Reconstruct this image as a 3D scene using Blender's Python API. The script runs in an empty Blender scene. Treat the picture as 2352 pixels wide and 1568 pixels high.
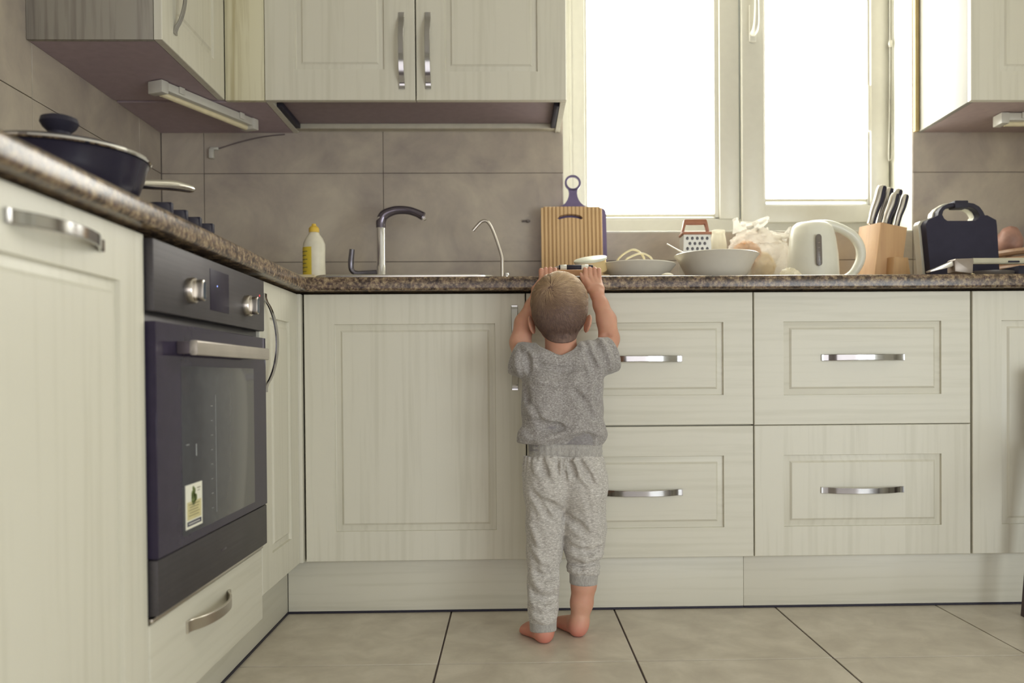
import bpy, bmesh, math, random
import numpy as np
from mathutils import Vector, Matrix

random.seed(7)
rng = np.random.default_rng(7)
PI = math.pi
S = bpy.context.scene
COL = S.collection

# ------------------------------------------------------------------ camera
cam_d = bpy.data.cameras.new('camera')
cam = bpy.data.objects.new('camera', cam_d)
COL.objects.link(cam)
_yaw, _pit, _rol = -.0227, -.0117, .0075
_c, _s = math.cos, math.sin
_Ry = Matrix(((_c(_yaw), -_s(_yaw), 0), (_s(_yaw), _c(_yaw), 0), (0, 0, 1)))
_Rp = Matrix(((1, 0, 0), (0, _c(_pit), -_s(_pit)), (0, _s(_pit), _c(_pit))))
_Rr = Matrix(((_c(_rol), 0, _s(_rol)), (0, 1, 0), (-_s(_rol), 0, _c(_rol))))
_M = _Ry @ _Rp @ _Rr
_B = Matrix((_M.col[0], _M.col[2], -_M.col[1])).transposed()
cam.matrix_world = Matrix.Translation((.5703, -2.2902, .6488)) @ _B.to_4x4()
cam_d.sensor_width = 36
cam_d.lens = 1940.1 * 36 / 2352
cam_d.shift_x = (1176 - 1217.93) / 2352
cam_d.shift_y = (888.62 - 784) / 2352
cam_d.clip_start = .02
cam_d.dof.use_dof = True
cam_d.dof.focus_distance = 2.08
cam_d.dof.aperture_fstop = 2.6
S.camera = cam

# ------------------------------------------------------------------ world, lights, exposure
W = bpy.data.worlds.new('sky'); S.world = W; W.use_nodes = True
W.node_tree.nodes['Background'].inputs[0].default_value = (.86, 1.0, .96, 1)
W.node_tree.nodes['Background'].inputs[1].default_value = 3.0
S.view_settings.view_transform = 'Standard'
S.view_settings.look = 'None'
S.view_settings.exposure = 0.0
S.view_settings.gamma = 1.0
S.view_settings.use_curve_mapping = False
S.cycles.max_bounces = 8
S.cycles.diffuse_bounces = 5
S.cycles.sample_clamp_indirect = 6

def area(name, loc, target, sx, sy, power, col):
    d = bpy.data.lights.new(name, 'AREA'); d.shape = 'RECTANGLE'
    d.size, d.size_y, d.energy, d.color = sx, sy, power, col
    o = bpy.data.objects.new(name, d); COL.objects.link(o)
    o.location = loc
    o.rotation_euler = (Vector(target) - Vector(loc)).to_track_quat('-Z', 'Y').to_euler()
    return o
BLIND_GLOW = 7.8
# daylight coming in at the balcony door in the right wall; the rear lamp is added as soft fill
area('daylight_right', (3.0, -2.9, .70), (0.3, -.6, .80), 2.4, 1.2, 68, (.88, .955, 1.0))
area('rear_fill', (.9, -4.3, .75), (.5, 0, .95), 3.4, 1.6, 30, (.97, .94, 1.0))

# ------------------------------------------------------------------ helpers
def V(*a): return Vector(a)

def bx(bm, x0, x1, y0, y1, z0, z1, bev=0.0, seg=2, mi=0):
    r = bmesh.ops.create_cube(bm, size=1)
    vs = r['verts']
    for v in vs:
        v.co = V(x0 if v.co.x < 0 else x1, y0 if v.co.y < 0 else y1, z0 if v.co.z < 0 else z1)
    fs = list({f for v in vs for f in v.link_faces})
    for f in fs: f.material_index = mi
    if bev > 0:
        es = list({e for v in vs for e in v.link_edges})
        r2 = bmesh.ops.bevel(bm, geom=es, offset=bev, segments=seg, profile=.5, affect='EDGES')
        for f in r2['faces']: f.material_index = mi
    return vs

def ring_loft(bm, rings, cap0=True, cap1=True, closed=True, mi=0):
    vr = [[bm.verts.new(p) for p in r] for r in rings]
    n = len(vr[0])
    for a, b in zip(vr, vr[1:]):
        for i in range(n if closed else n - 1):
            j = (i + 1) % n
            bm.faces.new((a[i], a[j], b[j], b[i])).material_index = mi
    if cap0: bm.faces.new(vr[0][::-1]).material_index = mi
    if cap1: bm.faces.new(vr[-1]).material_index = mi
    return vr

def lathe(bm, prof, c=(0, 0, 0), seg=32, rot=None, sx=1, sy=1, mi=0):
    """prof: (radius, height) list; open ends with radius 0 collapse."""
    rings = []
    for r, h in prof:
        r = max(r, 1e-5)
        ring = []
        for k in range(seg):
            a = 2 * PI * k / seg
            p = V(r * math.cos(a) * sx, r * math.sin(a) * sy, h)
            if rot is not None: p = rot @ p
            ring.append(p + Vector(c))
        rings.append(ring)
    return ring_loft(bm, rings, mi=mi)

def catmull(pts, n=6):
    P = [Vector(p) for p in pts]
    P = [2 * P[0] - P[1]] + P + [2 * P[-1] - P[-2]]
    out = []
    for i in range(1, len(P) - 2):
        for k in range(n):
            t = k / n
            a, b, c, d = P[i - 1], P[i], P[i + 1], P[i + 2]
            out.append(.5 * ((2 * b) + (c - a) * t + (2 * a - 5 * b + 4 * c - d) * t * t + (3 * b - a - 3 * c + d) * t ** 3))
    out.append(P[-2])
    return out

def tube(bm, pts, r, seg=12, smooth=0, flat=1.0, up=None, mi=0, closed=False):
    P = catmull(pts, smooth) if smooth else [Vector(p) for p in pts]
    R = r if isinstance(r, (list, tuple)) else [r] * len(P)
    if len(R) != len(P):
        R = [float(np.interp(i / (len(P) - 1), np.linspace(0, 1, len(R)), R)) for i in range(len(P))]
    rings = []; u = None
    for i, p in enumerate(P):
        t = (P[min(i + 1, len(P) - 1)] - P[max(i - 1, 0)]).normalized()
        if u is None:
            ref = Vector(up) if up else (V(0, 0, 1) if abs(t.z) < .9 else V(1, 0, 0))
            u = (ref - t * ref.dot(t)).normalized()
        else:
            u = (u - t * u.dot(t)).normalized()
        w = t.cross(u)
        rings.append([p + (u * math.cos(2 * PI * k / seg) * flat + w * math.sin(2 * PI * k / seg)) * R[i] for k in range(seg)])
    return ring_loft(bm, rings, mi=mi)

def prism(bm, outline, y0, y1, bev=0.0, fn=None, mi=0, seg=2):
    """outline: (a, b) polygon, extruded along the third axis; fn maps (a, d, b) to a point."""
    fn = fn or (lambda a, d, b: V(a, d, b))
    n = len(outline)
    v0 = [bm.verts.new(fn(a, y0, b)) for a, b in outline]
    v1 = [bm.verts.new(fn(a, y1, b)) for a, b in outline]
    fs = [bm.faces.new(v0), bm.faces.new(v1[::-1])]
    for i in range(n):
        fs.append(bm.faces.new((v0[i], v1[i], v1[(i + 1) % n], v0[(i + 1) % n])))
    for f in fs: f.material_index = mi
    if bev:
        es = list(fs[0].edges) + list(fs[1].edges)
        bmesh.ops.bevel(bm, geom=es, offset=bev, segments=seg, profile=.5, affect='EDGES')

def rrect(a0, a1, b0, b1, r, n=5):
    o = []
    for cx, cy, s in ((a1 - r, b1 - r, 0), (a0 + r, b1 - r, 1), (a0 + r, b0 + r, 2), (a1 - r, b0 + r, 3)):
        for k in range(n + 1):
            t = (s + k / n) * PI / 2
            o.append((cx + r * math.cos(t), cy + r * math.sin(t)))
    return o

def finish(bm, ang=38, smooth=True):
    bmesh.ops.recalc_face_normals(bm, faces=bm.faces)
    for f in bm.faces: f.smooth = smooth
    ca = math.radians(ang)
    for e in bm.edges:
        if len(e.link_faces) == 2:
            e.smooth = e.calc_face_angle(0) < ca

def obj(name, bm, mats, parent=None, ang=38, recentre=True):
    """link one mesh object; bm is in world coordinates, the origin goes to the middle of its base"""
    finish(bm, ang)
    me = bpy.data.meshes.new(name)
    bm.to_mesh(me); bm.free()
    return link(name, me, mats, parent, recentre)

def link(name, me, mats, parent=None, recentre=True):
    for m in (mats if isinstance(mats, (list, tuple)) else [mats]):
        me.materials.append(m)
    o = bpy.data.objects.new(name, me); COL.objects.link(o)
    n = len(me.vertices)
    co = np.empty(n * 3, np.float32); me.vertices.foreach_get('co', co); co = co.reshape(-1, 3)
    lo, hi = co.min(0), co.max(0)
    b = np.array([(lo[0] + hi[0]) / 2, (lo[1] + hi[1]) / 2, lo[2]], np.float32)
    me.vertices.foreach_set('co', (co - b).ravel()); me.update()
    b = Vector([float(q) for q in b])
    o['_w'] = list(b)
    if parent:
        o.parent = parent
        o.location = b - Vector(parent['_w'])
    else:
        o.location = b
    return o

def tag(o, label=None, cat=None, group=None, kind=None):
    if label: o['label'] = label
    if cat: o['category'] = cat
    if group: o['group'] = group
    if kind: o['kind'] = kind
    return o

def thing(name, label, cat, loc, group=None):
    o = bpy.data.objects.new(name, None); COL.objects.link(o)
    o.empty_display_size = .05
    o.location = loc; o['_w'] = list(loc)
    return tag(o, label, cat, group)

def struct(name, bm, m, parent=None):
    o = obj(name, bm, m, parent)
    if not parent: o['kind'] = 'structure'
    return o

def B(): return bmesh.new()

def boxo(name, m, x0, x1, y0, y1, z0, z1, bev=.001, parent=None, seg=2):
    bm = B(); bx(bm, x0, x1, y0, y1, z0, z1, bev, seg)
    return obj(name, bm, m, parent)

# ------------------------------------------------------------------ materials
class NT:
    def __init__(s, name):
        s.m = bpy.data.materials.new(name); s.m.use_nodes = True
        s.t = s.m.node_tree; s.N = s.t.nodes; s.p = s.N['Principled BSDF']; s.out = s.N['Material Output']
    def n(s, typ, **kw):
        q = s.N.new(typ)
        for k, v in kw.items():
            if k.startswith('i_'):
                key = k[2:]
                q.inputs[int(key) if key.isdigit() else key.replace('_', ' ')].default_value = v
            else: setattr(q, k, v)
        return q
    def l(s, a, b): s.t.links.new(a, b)
    def coord(s, scale=(1, 1, 1), rot=(0, 0, 0), world=False):
        if world: c = s.n('ShaderNodeNewGeometry').outputs['Position']
        else: c = s.n('ShaderNodeTexCoord').outputs['Object']
        mp = s.n('ShaderNodeMapping'); mp.inputs['Scale'].default_value = scale; mp.inputs['Rotation'].default_value = rot
        s.l(c, mp.inputs['Vector']); return mp.outputs['Vector']
    def noise(s, vec, scale, detail=4, rough=.5, dist=0.0):
        q = s.n('ShaderNodeTexNoise'); q.inputs['Scale'].default_value = scale; q.inputs['Detail'].default_value = detail
        q.inputs['Roughness'].default_value = rough; q.inputs['Distortion'].default_value = dist
        s.l(vec, q.inputs['Vector']); return q.outputs['Fac']
    def ramp(s, fac, stops):
        q = s.n('ShaderNodeValToRGB'); e = q.color_ramp.elements
        while len(e) < len(stops): e.new(.5)
        for k, (pos, c) in zip(e, stops): k.position = pos; k.color = (*c, 1)
        s.l(fac, q.inputs['Fac']); return q.outputs['Color']
    def bump(s, h, strength=.2, dist=.002):
        q = s.n('ShaderNodeBump'); q.inputs['Strength'].default_value = strength; q.inputs['Distance'].default_value = dist
        s.l(h, q.inputs['Height']); s.l(q.outputs['Normal'], s.p.inputs['Normal'])
    def set(s, **kw):
        for k, v in kw.items():
            nm = {'rough': 'Roughness', 'metal': 'Metallic', 'base': 'Base Color', 'spec': 'Specular IOR Level', 'coat': 'Coat Weight',
                  'trans': 'Transmission Weight', 'sss': 'Subsurface Weight', 'alpha': 'Alpha', 'sheen': 'Sheen Weight', 'ior': 'IOR'}[k]
            s.p.inputs[nm].default_value = (*v, 1) if k == 'base' else v
        return s

def lin(r, g, b):
    f = lambda c: (c / 255 / 12.92) if c / 255 <= .04045 else ((c / 255 + .055) / 1.055) ** 2.4
    return (f(r), f(g), f(b))

def plain(name, col, rough=.5, metal=0.0, var=.06, vs=40, **kw):
    """one colour with a slight procedural unevenness"""
    t = NT(name).set(rough=rough, metal=metal, **kw)
    f = t.noise(t.coord(), vs, 3)
    t.l(t.ramp(f, [(.3, tuple(c * (1 - var) for c in col)), (.7, tuple(min(1, c * (1 + var)) for c in col))]), t.p.inputs['Base Color'])
    return t.m

def wood_paint(name, axis, c0, c1, rough=.42):
    t = NT(name).set(rough=rough)
    sc = [38, 38, 38]; sc[axis] = 1.6
    v = t.coord(tuple(sc))
    f = t.noise(v, 1.0, 5, .6, .35)
    sc2 = [1, 1, 1]; sc2[axis] = .09
    wv = t.n('ShaderNodeTexWave', wave_type='BANDS', bands_direction='Y' if axis == 0 else 'X' if axis == 2 else 'Z')
    wv.inputs['Scale'].default_value = 14; wv.inputs['Distortion'].default_value = 7; wv.inputs['Detail'].default_value = 3
    wv.inputs['Detail Scale'].default_value = 1.3; wv.inputs['Detail Roughness'].default_value = .6
    vec = t.coord(tuple(sc2))
    if axis != 1:      # doors of both runs: let depth and width both steer the bands
        mp2 = t.n('ShaderNodeVectorMath', operation='DOT_PRODUCT'); t.l(vec, mp2.inputs[0]); mp2.inputs[1].default_value = (1, 1, 0) if axis == 2 else (0, 1, 1)
        cb = t.n('ShaderNodeCombineXYZ'); t.l(mp2.outputs['Value'], cb.inputs['X' if axis == 2 else 'Y'])
        sp = t.n('ShaderNodeSeparateXYZ'); t.l(vec, sp.inputs[0]); t.l(sp.outputs[axis], cb.inputs[axis]); vec = cb.outputs[0]
    t.l(vec, wv.inputs['Vector'])
    mx = t.n('ShaderNodeMath', operation='MULTIPLY_ADD'); t.l(wv.outputs['Fac'], mx.inputs[0]); mx.inputs[1].default_value = .12; t.l(f, mx.inputs[2])
    t.l(t.ramp(mx.outputs[0], [(.38, c0), (.58, c1), (.9, c1)]), t.p.inputs['Base Color'])
    t.bump(f, .10, .001)
    return t.m

CR0, CR1 = lin(205, 201, 184), lin(213, 209, 193)
M_CABV = wood_paint('cream_wood_vertical', 2, CR0, CR1)
M_CABX = wood_paint('cream_wood_along_x', 0, CR0, CR1)
M_CABY = wood_paint('cream_wood_along_y', 1, CR0, CR1)
M_CARC = plain('carcass_board', lin(188, 182, 164), .55)
M_CARCD = plain('carcass_shade_board', lin(150, 138, 128), .6)
M_GRAIN = wood_paint('shade_toned_end_panel', 2, lin(126, 119, 111), lin(152, 146, 134))  # cream end panel with its shade put into the darker colour, grain kept
M_WHITE = plain('white_pvc', lin(200, 197, 185), .35, var=.02)
M_PLAST = plain('white_plaster', lin(232, 231, 218), .8, var=.03, vs=60)
M_CEIL = plain('ceiling_paint', lin(225, 222, 210), .9, var=.02)

def tile_mat(name, a, b, c, rough, scale=7):
    t = NT(name).set(rough=rough)
    v = t.coord(world=True)
    f = t.noise(v, scale, 6, .62, .4)
    t.l(t.ramp(f, [(.30, a), (.5, b), (.68, c)]), t.p.inputs['Base Color'])
    t.bump(t.noise(v, 90, 3), .06, .001)
    return t.m
M_WTILE = tile_mat('taupe_stone_tile', lin(160, 149, 140), lin(180, 169, 154), lin(198, 187, 168), .38, 5)
M_FTILE = tile_mat('beige_floor_tile', lin(192, 182, 166), lin(206, 197, 180), lin(220, 211, 195), .36, 9)
M_GROUTW = plain('wall_grout', lin(124, 113, 106), .9)
M_GROUTF = plain('floor_grout', lin(96, 84, 82), .9)

def worktop_mat():
    t = NT('speckled_brown_worktop').set(rough=.24, spec=.45)
    v = t.coord(world=True)
    f = t.noise(v, 105, 6, .74, .15)
    c = t.ramp(f, [(.36, lin(66, 52, 52)), (.46, lin(112, 92, 78)), (.55, lin(148, 128, 100)), (.66, lin(176, 158, 126))])
    g = t.noise(v, 55, 3, .6)
    dk = t.ramp(g, [(.38, (.30, .28, .30)), (.56, (1, 1, 1))])
    m = t.n('ShaderNodeMix', data_type='RGBA', blend_type='MULTIPLY'); m.inputs[0].default_value = 1
    t.l(c, m.inputs[6]); t.l(dk, m.inputs[7])
    t.l(m.outputs[2], t.p.inputs['Base Color'])
    return t.m
M_TOP = worktop_mat()
M_CHROME = plain('polished_chrome', (.82, .82, .84), .08, 1.0, var=.02)
M_HANDLE = plain('handle_chrome', (.44, .43, .43), .13, 1.0, var=.02)
M_SATIN = plain('satin_nickel', (.62, .58, .52), .28, 1.0, var=.03)
M_STEEL = plain('stainless_steel', (.66, .64, .60), .25, 1.0, var=.03)
def brushed(name, col, axis, rough=.33):
    t = NT(name).set(metal=.5, rough=rough, spec=.2)
    sc = [220, 220, 220]; sc[axis] = 4
    f = t.noise(t.coord(tuple(sc)), 1, 3)
    g = t.noise(t.coord(), 14, 3)
    mm = t.n('ShaderNodeMath', operation='MULTIPLY'); t.l(f, mm.inputs[0]); t.l(g, mm.inputs[1])
    t.l(t.ramp(mm.outputs[0], [(.12, tuple(c * .8 for c in col)), (.4, col)]), t.p.inputs['Base Color'])
    return t.m
M_OVEN = brushed('oven_brushed_steel', (.095, .087, .090), 1, .5)
M_OVENB = brushed('oven_handle_steel', (.52, .47, .41), 1)
M_BGLASS = plain('black_oven_glass', (.034, .027, .048), .10, spec=.14)
M_OGLASS = plain('smoked_oven_window', (.075, .075, .080), .12, spec=.22)
M_BLACK = plain('black_plastic', (.031, .028, .042), .5, spec=.22)
M_BLACKG = plain('black_enamel', (.027, .024, .040), .25, spec=.3)
M_DARKM = plain('dark_metal', (.09, .085, .09), .35, .7)
M_KETTLE = plain('kettle_white_plastic', lin(226, 224, 208), .28, var=.02)
M_CERAM = plain('white_ceramic', lin(224, 219, 204), .22, var=.02)
M_PURPLE = plain('purple_plastic', lin(112, 100, 138), .4)
M_YELLOW = plain('yellow_plastic', lin(222, 186, 72), .4)
M_YLABEL = plain('yellow_label', lin(214, 190, 60), .5)
M_BOTTLE = plain('cloudy_white_bottle', lin(222, 216, 196), .35)
M_COPPER = plain('brown_wooden_handle', lin(158, 104, 76), .45)
M_CORD = plain('cream_cable', lin(214, 204, 168), .5)
M_LCDBLUE = plain('blue_led', (.25, .35, .8), .4)
def emit(name, col, st):
    t = NT(name); e = t.n('ShaderNodeEmission'); e.inputs[0].default_value = (*col, 1); e.inputs[1].default_value = st
    t.l(e.outputs[0], t.out.inputs['Surface']); return t.m
M_LEDB = emit('lit_blue_led', (.35, .45, 1), 1.5)
M_LEDR = emit('lit_red_led', (1, .12, .12), .9)
def glass_thin(name, tint=(1, 1, 1), refl=.06):
    t = NT(name)
    tr = t.n('ShaderNodeBsdfTransparent'); tr.inputs[0].default_value = (*tint, 1)
    gl = t.n('ShaderNodeBsdfGlossy'); gl.inputs['Roughness'].default_value = .02
    mx = t.n('ShaderNodeMixShader'); mx.inputs[0].default_value = refl
    t.l(tr.outputs[0], mx.inputs[1]); t.l(gl.outputs[0], mx.inputs[2]); t.l(mx.outputs[0], t.out.inputs['Surface'])
    return t.m
M_GLASS = glass_thin('window_glass')
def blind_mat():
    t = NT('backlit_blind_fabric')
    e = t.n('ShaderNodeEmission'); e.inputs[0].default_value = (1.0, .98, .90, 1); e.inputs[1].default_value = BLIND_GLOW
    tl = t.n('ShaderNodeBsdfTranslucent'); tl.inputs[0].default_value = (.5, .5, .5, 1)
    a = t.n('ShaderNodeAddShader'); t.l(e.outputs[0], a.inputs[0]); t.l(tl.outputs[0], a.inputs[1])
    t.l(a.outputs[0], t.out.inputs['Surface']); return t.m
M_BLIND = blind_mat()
def stripes(name, axis, period, cols, rough=.5):
    t = NT(name).set(rough=rough)
    sep = t.n('ShaderNodeSeparateXYZ'); t.l(t.coord(), sep.inputs[0])
    mu = t.n('ShaderNodeMath', operation='MULTIPLY'); t.l(sep.outputs[axis], mu.inputs[0]); mu.inputs[1].default_value = 2 * PI / period
    sn = t.n('ShaderNodeMath', operation='SINE'); t.l(mu.outputs[0], sn.inputs[0])
    mr = t.n('ShaderNodeMapRange'); mr.inputs[1].default_value = -1; mr.inputs[2].default_value = 1; t.l(sn.outputs[0], mr.inputs[0])
    nz = t.noise(t.coord((30, 30, 2)), 1.5, 4)
    ad = t.n('ShaderNodeMath', operation='MULTIPLY_ADD'); t.l(nz, ad.inputs[0]); ad.inputs[1].default_value = .35; t.l(mr.outputs[0], ad.inputs[2])
    t.l(t.ramp(ad.outputs[0], cols), t.p.inputs['Base Color']); return t.m
def wood(name, axis, a, b, rough=.45):
    t = NT(name).set(rough=rough)
    sc = [45, 45, 45]; sc[axis] = 3
    f = t.noise(t.coord(tuple(sc)), 1, 4, .6, .5)
    t.l(t.ramp(f, [(.3, a), (.7, b)]), t.p.inputs['Base Color']); return t.m
M_BAMBOO1 = wood('bamboo_strip_light', 2, lin(216, 180, 130), lin(228, 194, 146))
M_BAMBOO2 = wood('bamboo_strip_dark', 2, lin(174, 136, 92), lin(192, 154, 108))
M_BLOCK = wood('beech_block', 2, lin(190, 150, 110), lin(206, 168, 124))
M_BLOCKE = wood('beech_wedge', 2, lin(186, 148, 106), lin(204, 166, 120))
M_WOODB = wood('low_wood_board', 0, lin(178, 132, 88), lin(200, 156, 108))
M_WICKER = wood('wicker', 0, lin(150, 116, 88), lin(176, 142, 110))
M_CHAIR = plain('dark_brown_wood', lin(74, 58, 60), .5)

# ------------------------------------------------------------------ room shell
CT = .920                                  # worktop height
struct('ceiling', (lambda b: (bx(b, -.75, 3.3, -4.6, 1.0, 2.55, 2.65), b)[1])(B()), M_CEIL)

fl = boxo('floor', M_GROUTF, -.75, 3.3, -4.6, .75, -.06, -.0035, 0); fl['kind'] = 'structure'
_cache = {}
def piece(name, m, x0, x1, y0, y1, z0, z1, bev, parent):
    """alike pieces share mesh data"""
    key = (name, m.name, round(x1 - x0, 4), round(y1 - y0, 4), round(z1 - z0, 4), bev)
    c = V((x0 + x1) / 2, (y0 + y1) / 2, z0)
    if key not in _cache:
        bm = B(); bx(bm, x0, x1, y0, y1, z0, z1, bev, 1)
        o = obj(name, bm, m, parent); _cache[key] = o.data
        return o
    o = bpy.data.objects.new(name, _cache[key]); COL.objects.link(o)
    o.parent = parent; o['_w'] = list(c); o.location = c - Vector(parent['_w'])
    return o

gx = [.4 - .4525 * 2 + .4525 * k for k in range(0, 8)]
gy = [.0855 - .4635 * k for k in range(0, 7)]
for i in range(len(gx) - 1):
    for j in range(len(gy) - 1):
        dz = random.uniform(-.0006, .0)
        piece('tile', M_FTILE, gx[i] + .0022, gx[i + 1] - .0022, gy[j + 1] + .0022, gy[j] - .0022, -.0035, 0.0, .0008, fl)

# back wall with a window opening
WX0, WX1, WZ0, WZ1 = .7545, 1.9635, 1.143, 2.30
YW = .612
def wall_back():
    b = B()
    bx(b, -.75, WX0, YW, .86, 0, 2.55); bx(b, WX1, 3.3, YW, .86, 0, 2.55)
    bx(b, WX0, WX1, YW, .86, 0, WZ0); bx(b, WX0, WX1, YW, .86, WZ1, 2.55)
    return b
wb = struct('wall_back', wall_back(), M_PLAST)
wl = struct('wall_left', (lambda b: (bx(b, -.75, -.615, -4.6, YW, 0, 2.55), b)[1])(B()), M_GROUTW)
wr = struct('wall_right_with_shade_pier', (lambda b: (bx(b, 3.2, 3.3, -4.6, -.85, 0, 2.55), bx(b, 2.452, 3.3, -.85, YW, 0, 2.55), b)[2])(B()), M_PLAST)  # the nearer block is an unseen pier added to shade the right cabinets
wre = struct('wall_rear', (lambda b: (bx(b, -.75, 3.3, -4.6, -4.5, 0, 2.55), b)[1])(B()), M_PLAST)

# tiled splashback: 60 x 30 cm stone tiles, each its own piece
zr = [.921, 1.0455, 1.3465, 1.6475, 1.9485]
xr = [-.607, -.4645, .1405, .7545]
G = .0010
bg = B(); bx(bg, -.614, WX0, YW - .004, YW, .921, 1.95); bx(bg, WX0, WX1, YW - .004, YW, .921, WZ0 - .001)
bx(bg, WX1, 2.4518, YW - .004, YW, .921, 1.95)
obj('grout', bg, M_GROUTW, wb)
for a, b_ in zip(xr, xr[1:]):
    for c, d in zip(zr, zr[1:]):
        piece('tile', M_WTILE, a + G, b_ - G, .605, YW - .004, c + G, d - G, .0008, wb)
for a, b_ in ((.7545, 1.3555), (1.3555, 1.9635)):
    piece('tile', M_WTILE, a + G, b_ - G, .605, YW - .004, .921 + G, 1.0455 - G, .0008, wb)
    piece('tile', M_WTILE, a + G, b_ - G, .605, YW - .004, 1.0455 + G, WZ0 - .002, .0008, wb)
for a, b_ in ((1.9635, 2.4515),):
    for c, d in zip(zr, zr[1:]):
        piece('tile', M_WTILE, a + G, b_ - G, .605, YW - .004, c + G, d - G, .0008, wb)
yr = [-2.0, -1.374, -.7695, -.165, .4395, .604]
for a, b_ in zip(yr, yr[1:]):
    for c, d in zip(zr, zr[1:]):
        piece('tile', M_WTILE, -.615, -.608, a + G, b_ - G, c + G, d - G, .0008, wl)

# ------------------------------------------------------------------ window
wroot = bpy.data.objects.new('window_1', None); COL.objects.link(wroot)
wroot.location = (1.36, .74, WZ0); wroot['_w'] = [1.36, .74, WZ0]; wroot['kind'] = 'structure'
FY = .79
b = B()                                     # fixed outer frame round both lights, mullion between
bx(b, WX0, .8465, FY, .85, 1.19, WZ1, .003); bx(b, 1.339, 1.412, FY, .85, 1.222, WZ1, .003)
bx(b, 1.925, WX1, FY, .85, 1.19, WZ1, .003); bx(b, WX0, WX1, FY + .002, .848, WZ0, 1.222, .003)
bx(b, .8465, 1.339, FY + .001, .849, 2.22, WZ1, .003)
bx(b, .790, .800, FY - .004, FY + .002, 1.20, WZ1, .001)
obj('frame', b, M_WHITE, wroot)
b = B()                                     # glazing bead of the fixed light
bx(b, 1.322, 1.341, FY + .012, .84, 1.224, 2.22, .002); bx(b, .845, .856, FY + .012, .84, 1.224, 2.22, .002)
bx(b, .8465, 1.339, FY + .012, .84, 1.2215, 1.2300, .001)
obj('glazing_bead', b, M_WHITE, wroot)
b = B()                                     # opening sash, proud of the frame
SY = FY - .022
bx(b, 1.416, 1.498, SY, .83, 1.205, WZ1 - .03, .004); bx(b, 1.888, 1.955, SY, .83, 1.205, WZ1 - .03, .004)
bx(b, 1.46, 1.90, SY + .001, .829, 1.205, 1.268, .004); bx(b, 1.46, 1.90, SY + .001, .829, 2.20, WZ1 - .03, .004)
obj('sash', b, M_WHITE, wroot)
b = B()
bx(b, 1.496, 1.506, SY + .012, .826, 1.262, 2.21, .002); bx(b, 1.880, 1.890, SY + .012, .826, 1.262, 2.21, .002)
bx(b, 1.496, 1.890, SY + .012, .826, 1.264, 1.2735, .002)
obj('glazing_bead', b, M_WHITE, wroot)
b = B(); bx(b, .848, 1.337, .832, .838, 1.223, 2.225); obj('pane', b, M_GLASS, wroot)
b = B(); bx(b, 1.496, 1.890, .818, .824, 1.266, 2.205); obj('pane', b, M_GLASS, wroot)
b = B()                                     # sill board under the frame
bx(b, WX0, WX1, .606, FY + .03, WZ0 - .018, WZ0 + .004, .003); obj('sill', b, M_WHITE, wroot)
b = B()                                     # hinge cover on the right sash
bx(b, 1.874, 1.889, SY - .006, SY + .02, 1.535, 1.70, .003); obj('hinge', b, M_WHITE, wroot)
hd = B()
bx(hd, 1.441, 1.467, SY - .010, SY, 1.855, 1.99, .005)
hnd = obj('handle', hd, M_WHITE, wroot)
hd = B()
tube(hd, [(1.454, SY - .01, 1.884), (1.454, SY - .035, 1.886), (1.456, SY - .045, 1.91), (1.457, SY - .047, 1.96), (1.457, SY - .047, 2.02)], [.011, .011, .010, .008, .007], 10, 4)
obj('lever', hd, M_WHITE, hnd)

bt = B(); bx(bt, 1.9648, 1.9785, .588, .6046, 1.484, 2.35, .001)
struct('trim_1', bt, plain('raw_beige_strip', lin(190, 168, 118), .6))

def roller_blind(x0, x1, y, zb, label):
    r = thing('roller_blind', label, 'blind', ((x0 + x1) / 2, y, zb), 'roller blinds in the window')
    b = B(); bx(b, x0, x1, y, y + .0012, zb + .004, 2.18); obj('fabric', b, M_BLIND, r)
    b = B(); bx(b, x0 - .001, x1 + .001, y - .004, y + .005, zb, zb + .0105, .002); obj('bottom_rail', b, plain('blind_rail', lin(206, 200, 178), .5), r)
    b = B(); tube(b, [(x0, y - .012, 2.185), (x1, y - .012, 2.185)], .016, 12); obj('roller', b, M_WHITE, r)
    return r
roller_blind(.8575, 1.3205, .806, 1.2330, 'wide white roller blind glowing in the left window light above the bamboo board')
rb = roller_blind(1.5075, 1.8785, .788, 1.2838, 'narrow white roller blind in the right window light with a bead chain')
b = B()
tube(b, [(1.951, .752, 2.18), (1.951, .752, 1.86), (1.949, .752, 1.60), (1.946, .752, 1.45), (1.948, .752, 1.425), (1.956, .752, 1.45), (1.957, .752, 1.6), (1.958, .752, 1.86), (1.958, .752, 2.18)], .0022, 6, 4)
ch = obj('bead_chain', b, M_WHITE, rb)
b = B(); lathe(b, [(0, -.012), (.006, -.010), (.008, 0), (.006, .010), (0, .012)], (1.951, .748, 1.845), 10); obj('connector', b, M_WHITE, ch)

# ------------------------------------------------------------------ cabinet fronts
MAPY = lambda Y: (lambda u, v, w: V(u, Y - w, v))          # fronts facing the camera
MAPX = lambda X: (lambda u, v, w: V(X + w, u, v))          # fronts of the left run

def front_bm(fn, u0, u1, v0, v1, inset=.081, t=.02, panel=True, groove=.008, bvl=.022):
    bm = B()
    def ring(d, w): return [fn(a, c, w) for a, c in ((u0 + d, v0 + d), (u1 - d, v0 + d), (u1 - d, v1 - d), (u0 + d, v1 - d))]
    rings = [ring(0, -t), ring(0, -.0022), ring(.0007, -.0007), ring(.0022, 0)]
    if panel:
        rings += [ring(inset, 0), ring(inset + .0008, -groove * .85), ring(inset + .0022, -groove * .9),
                  ring(inset + bvl - .0055, -groove * .5), ring(inset + bvl - .0012, -.0008), ring(inset + bvl, 0)]
    ring_loft(bm, rings)
    return bm

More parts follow.
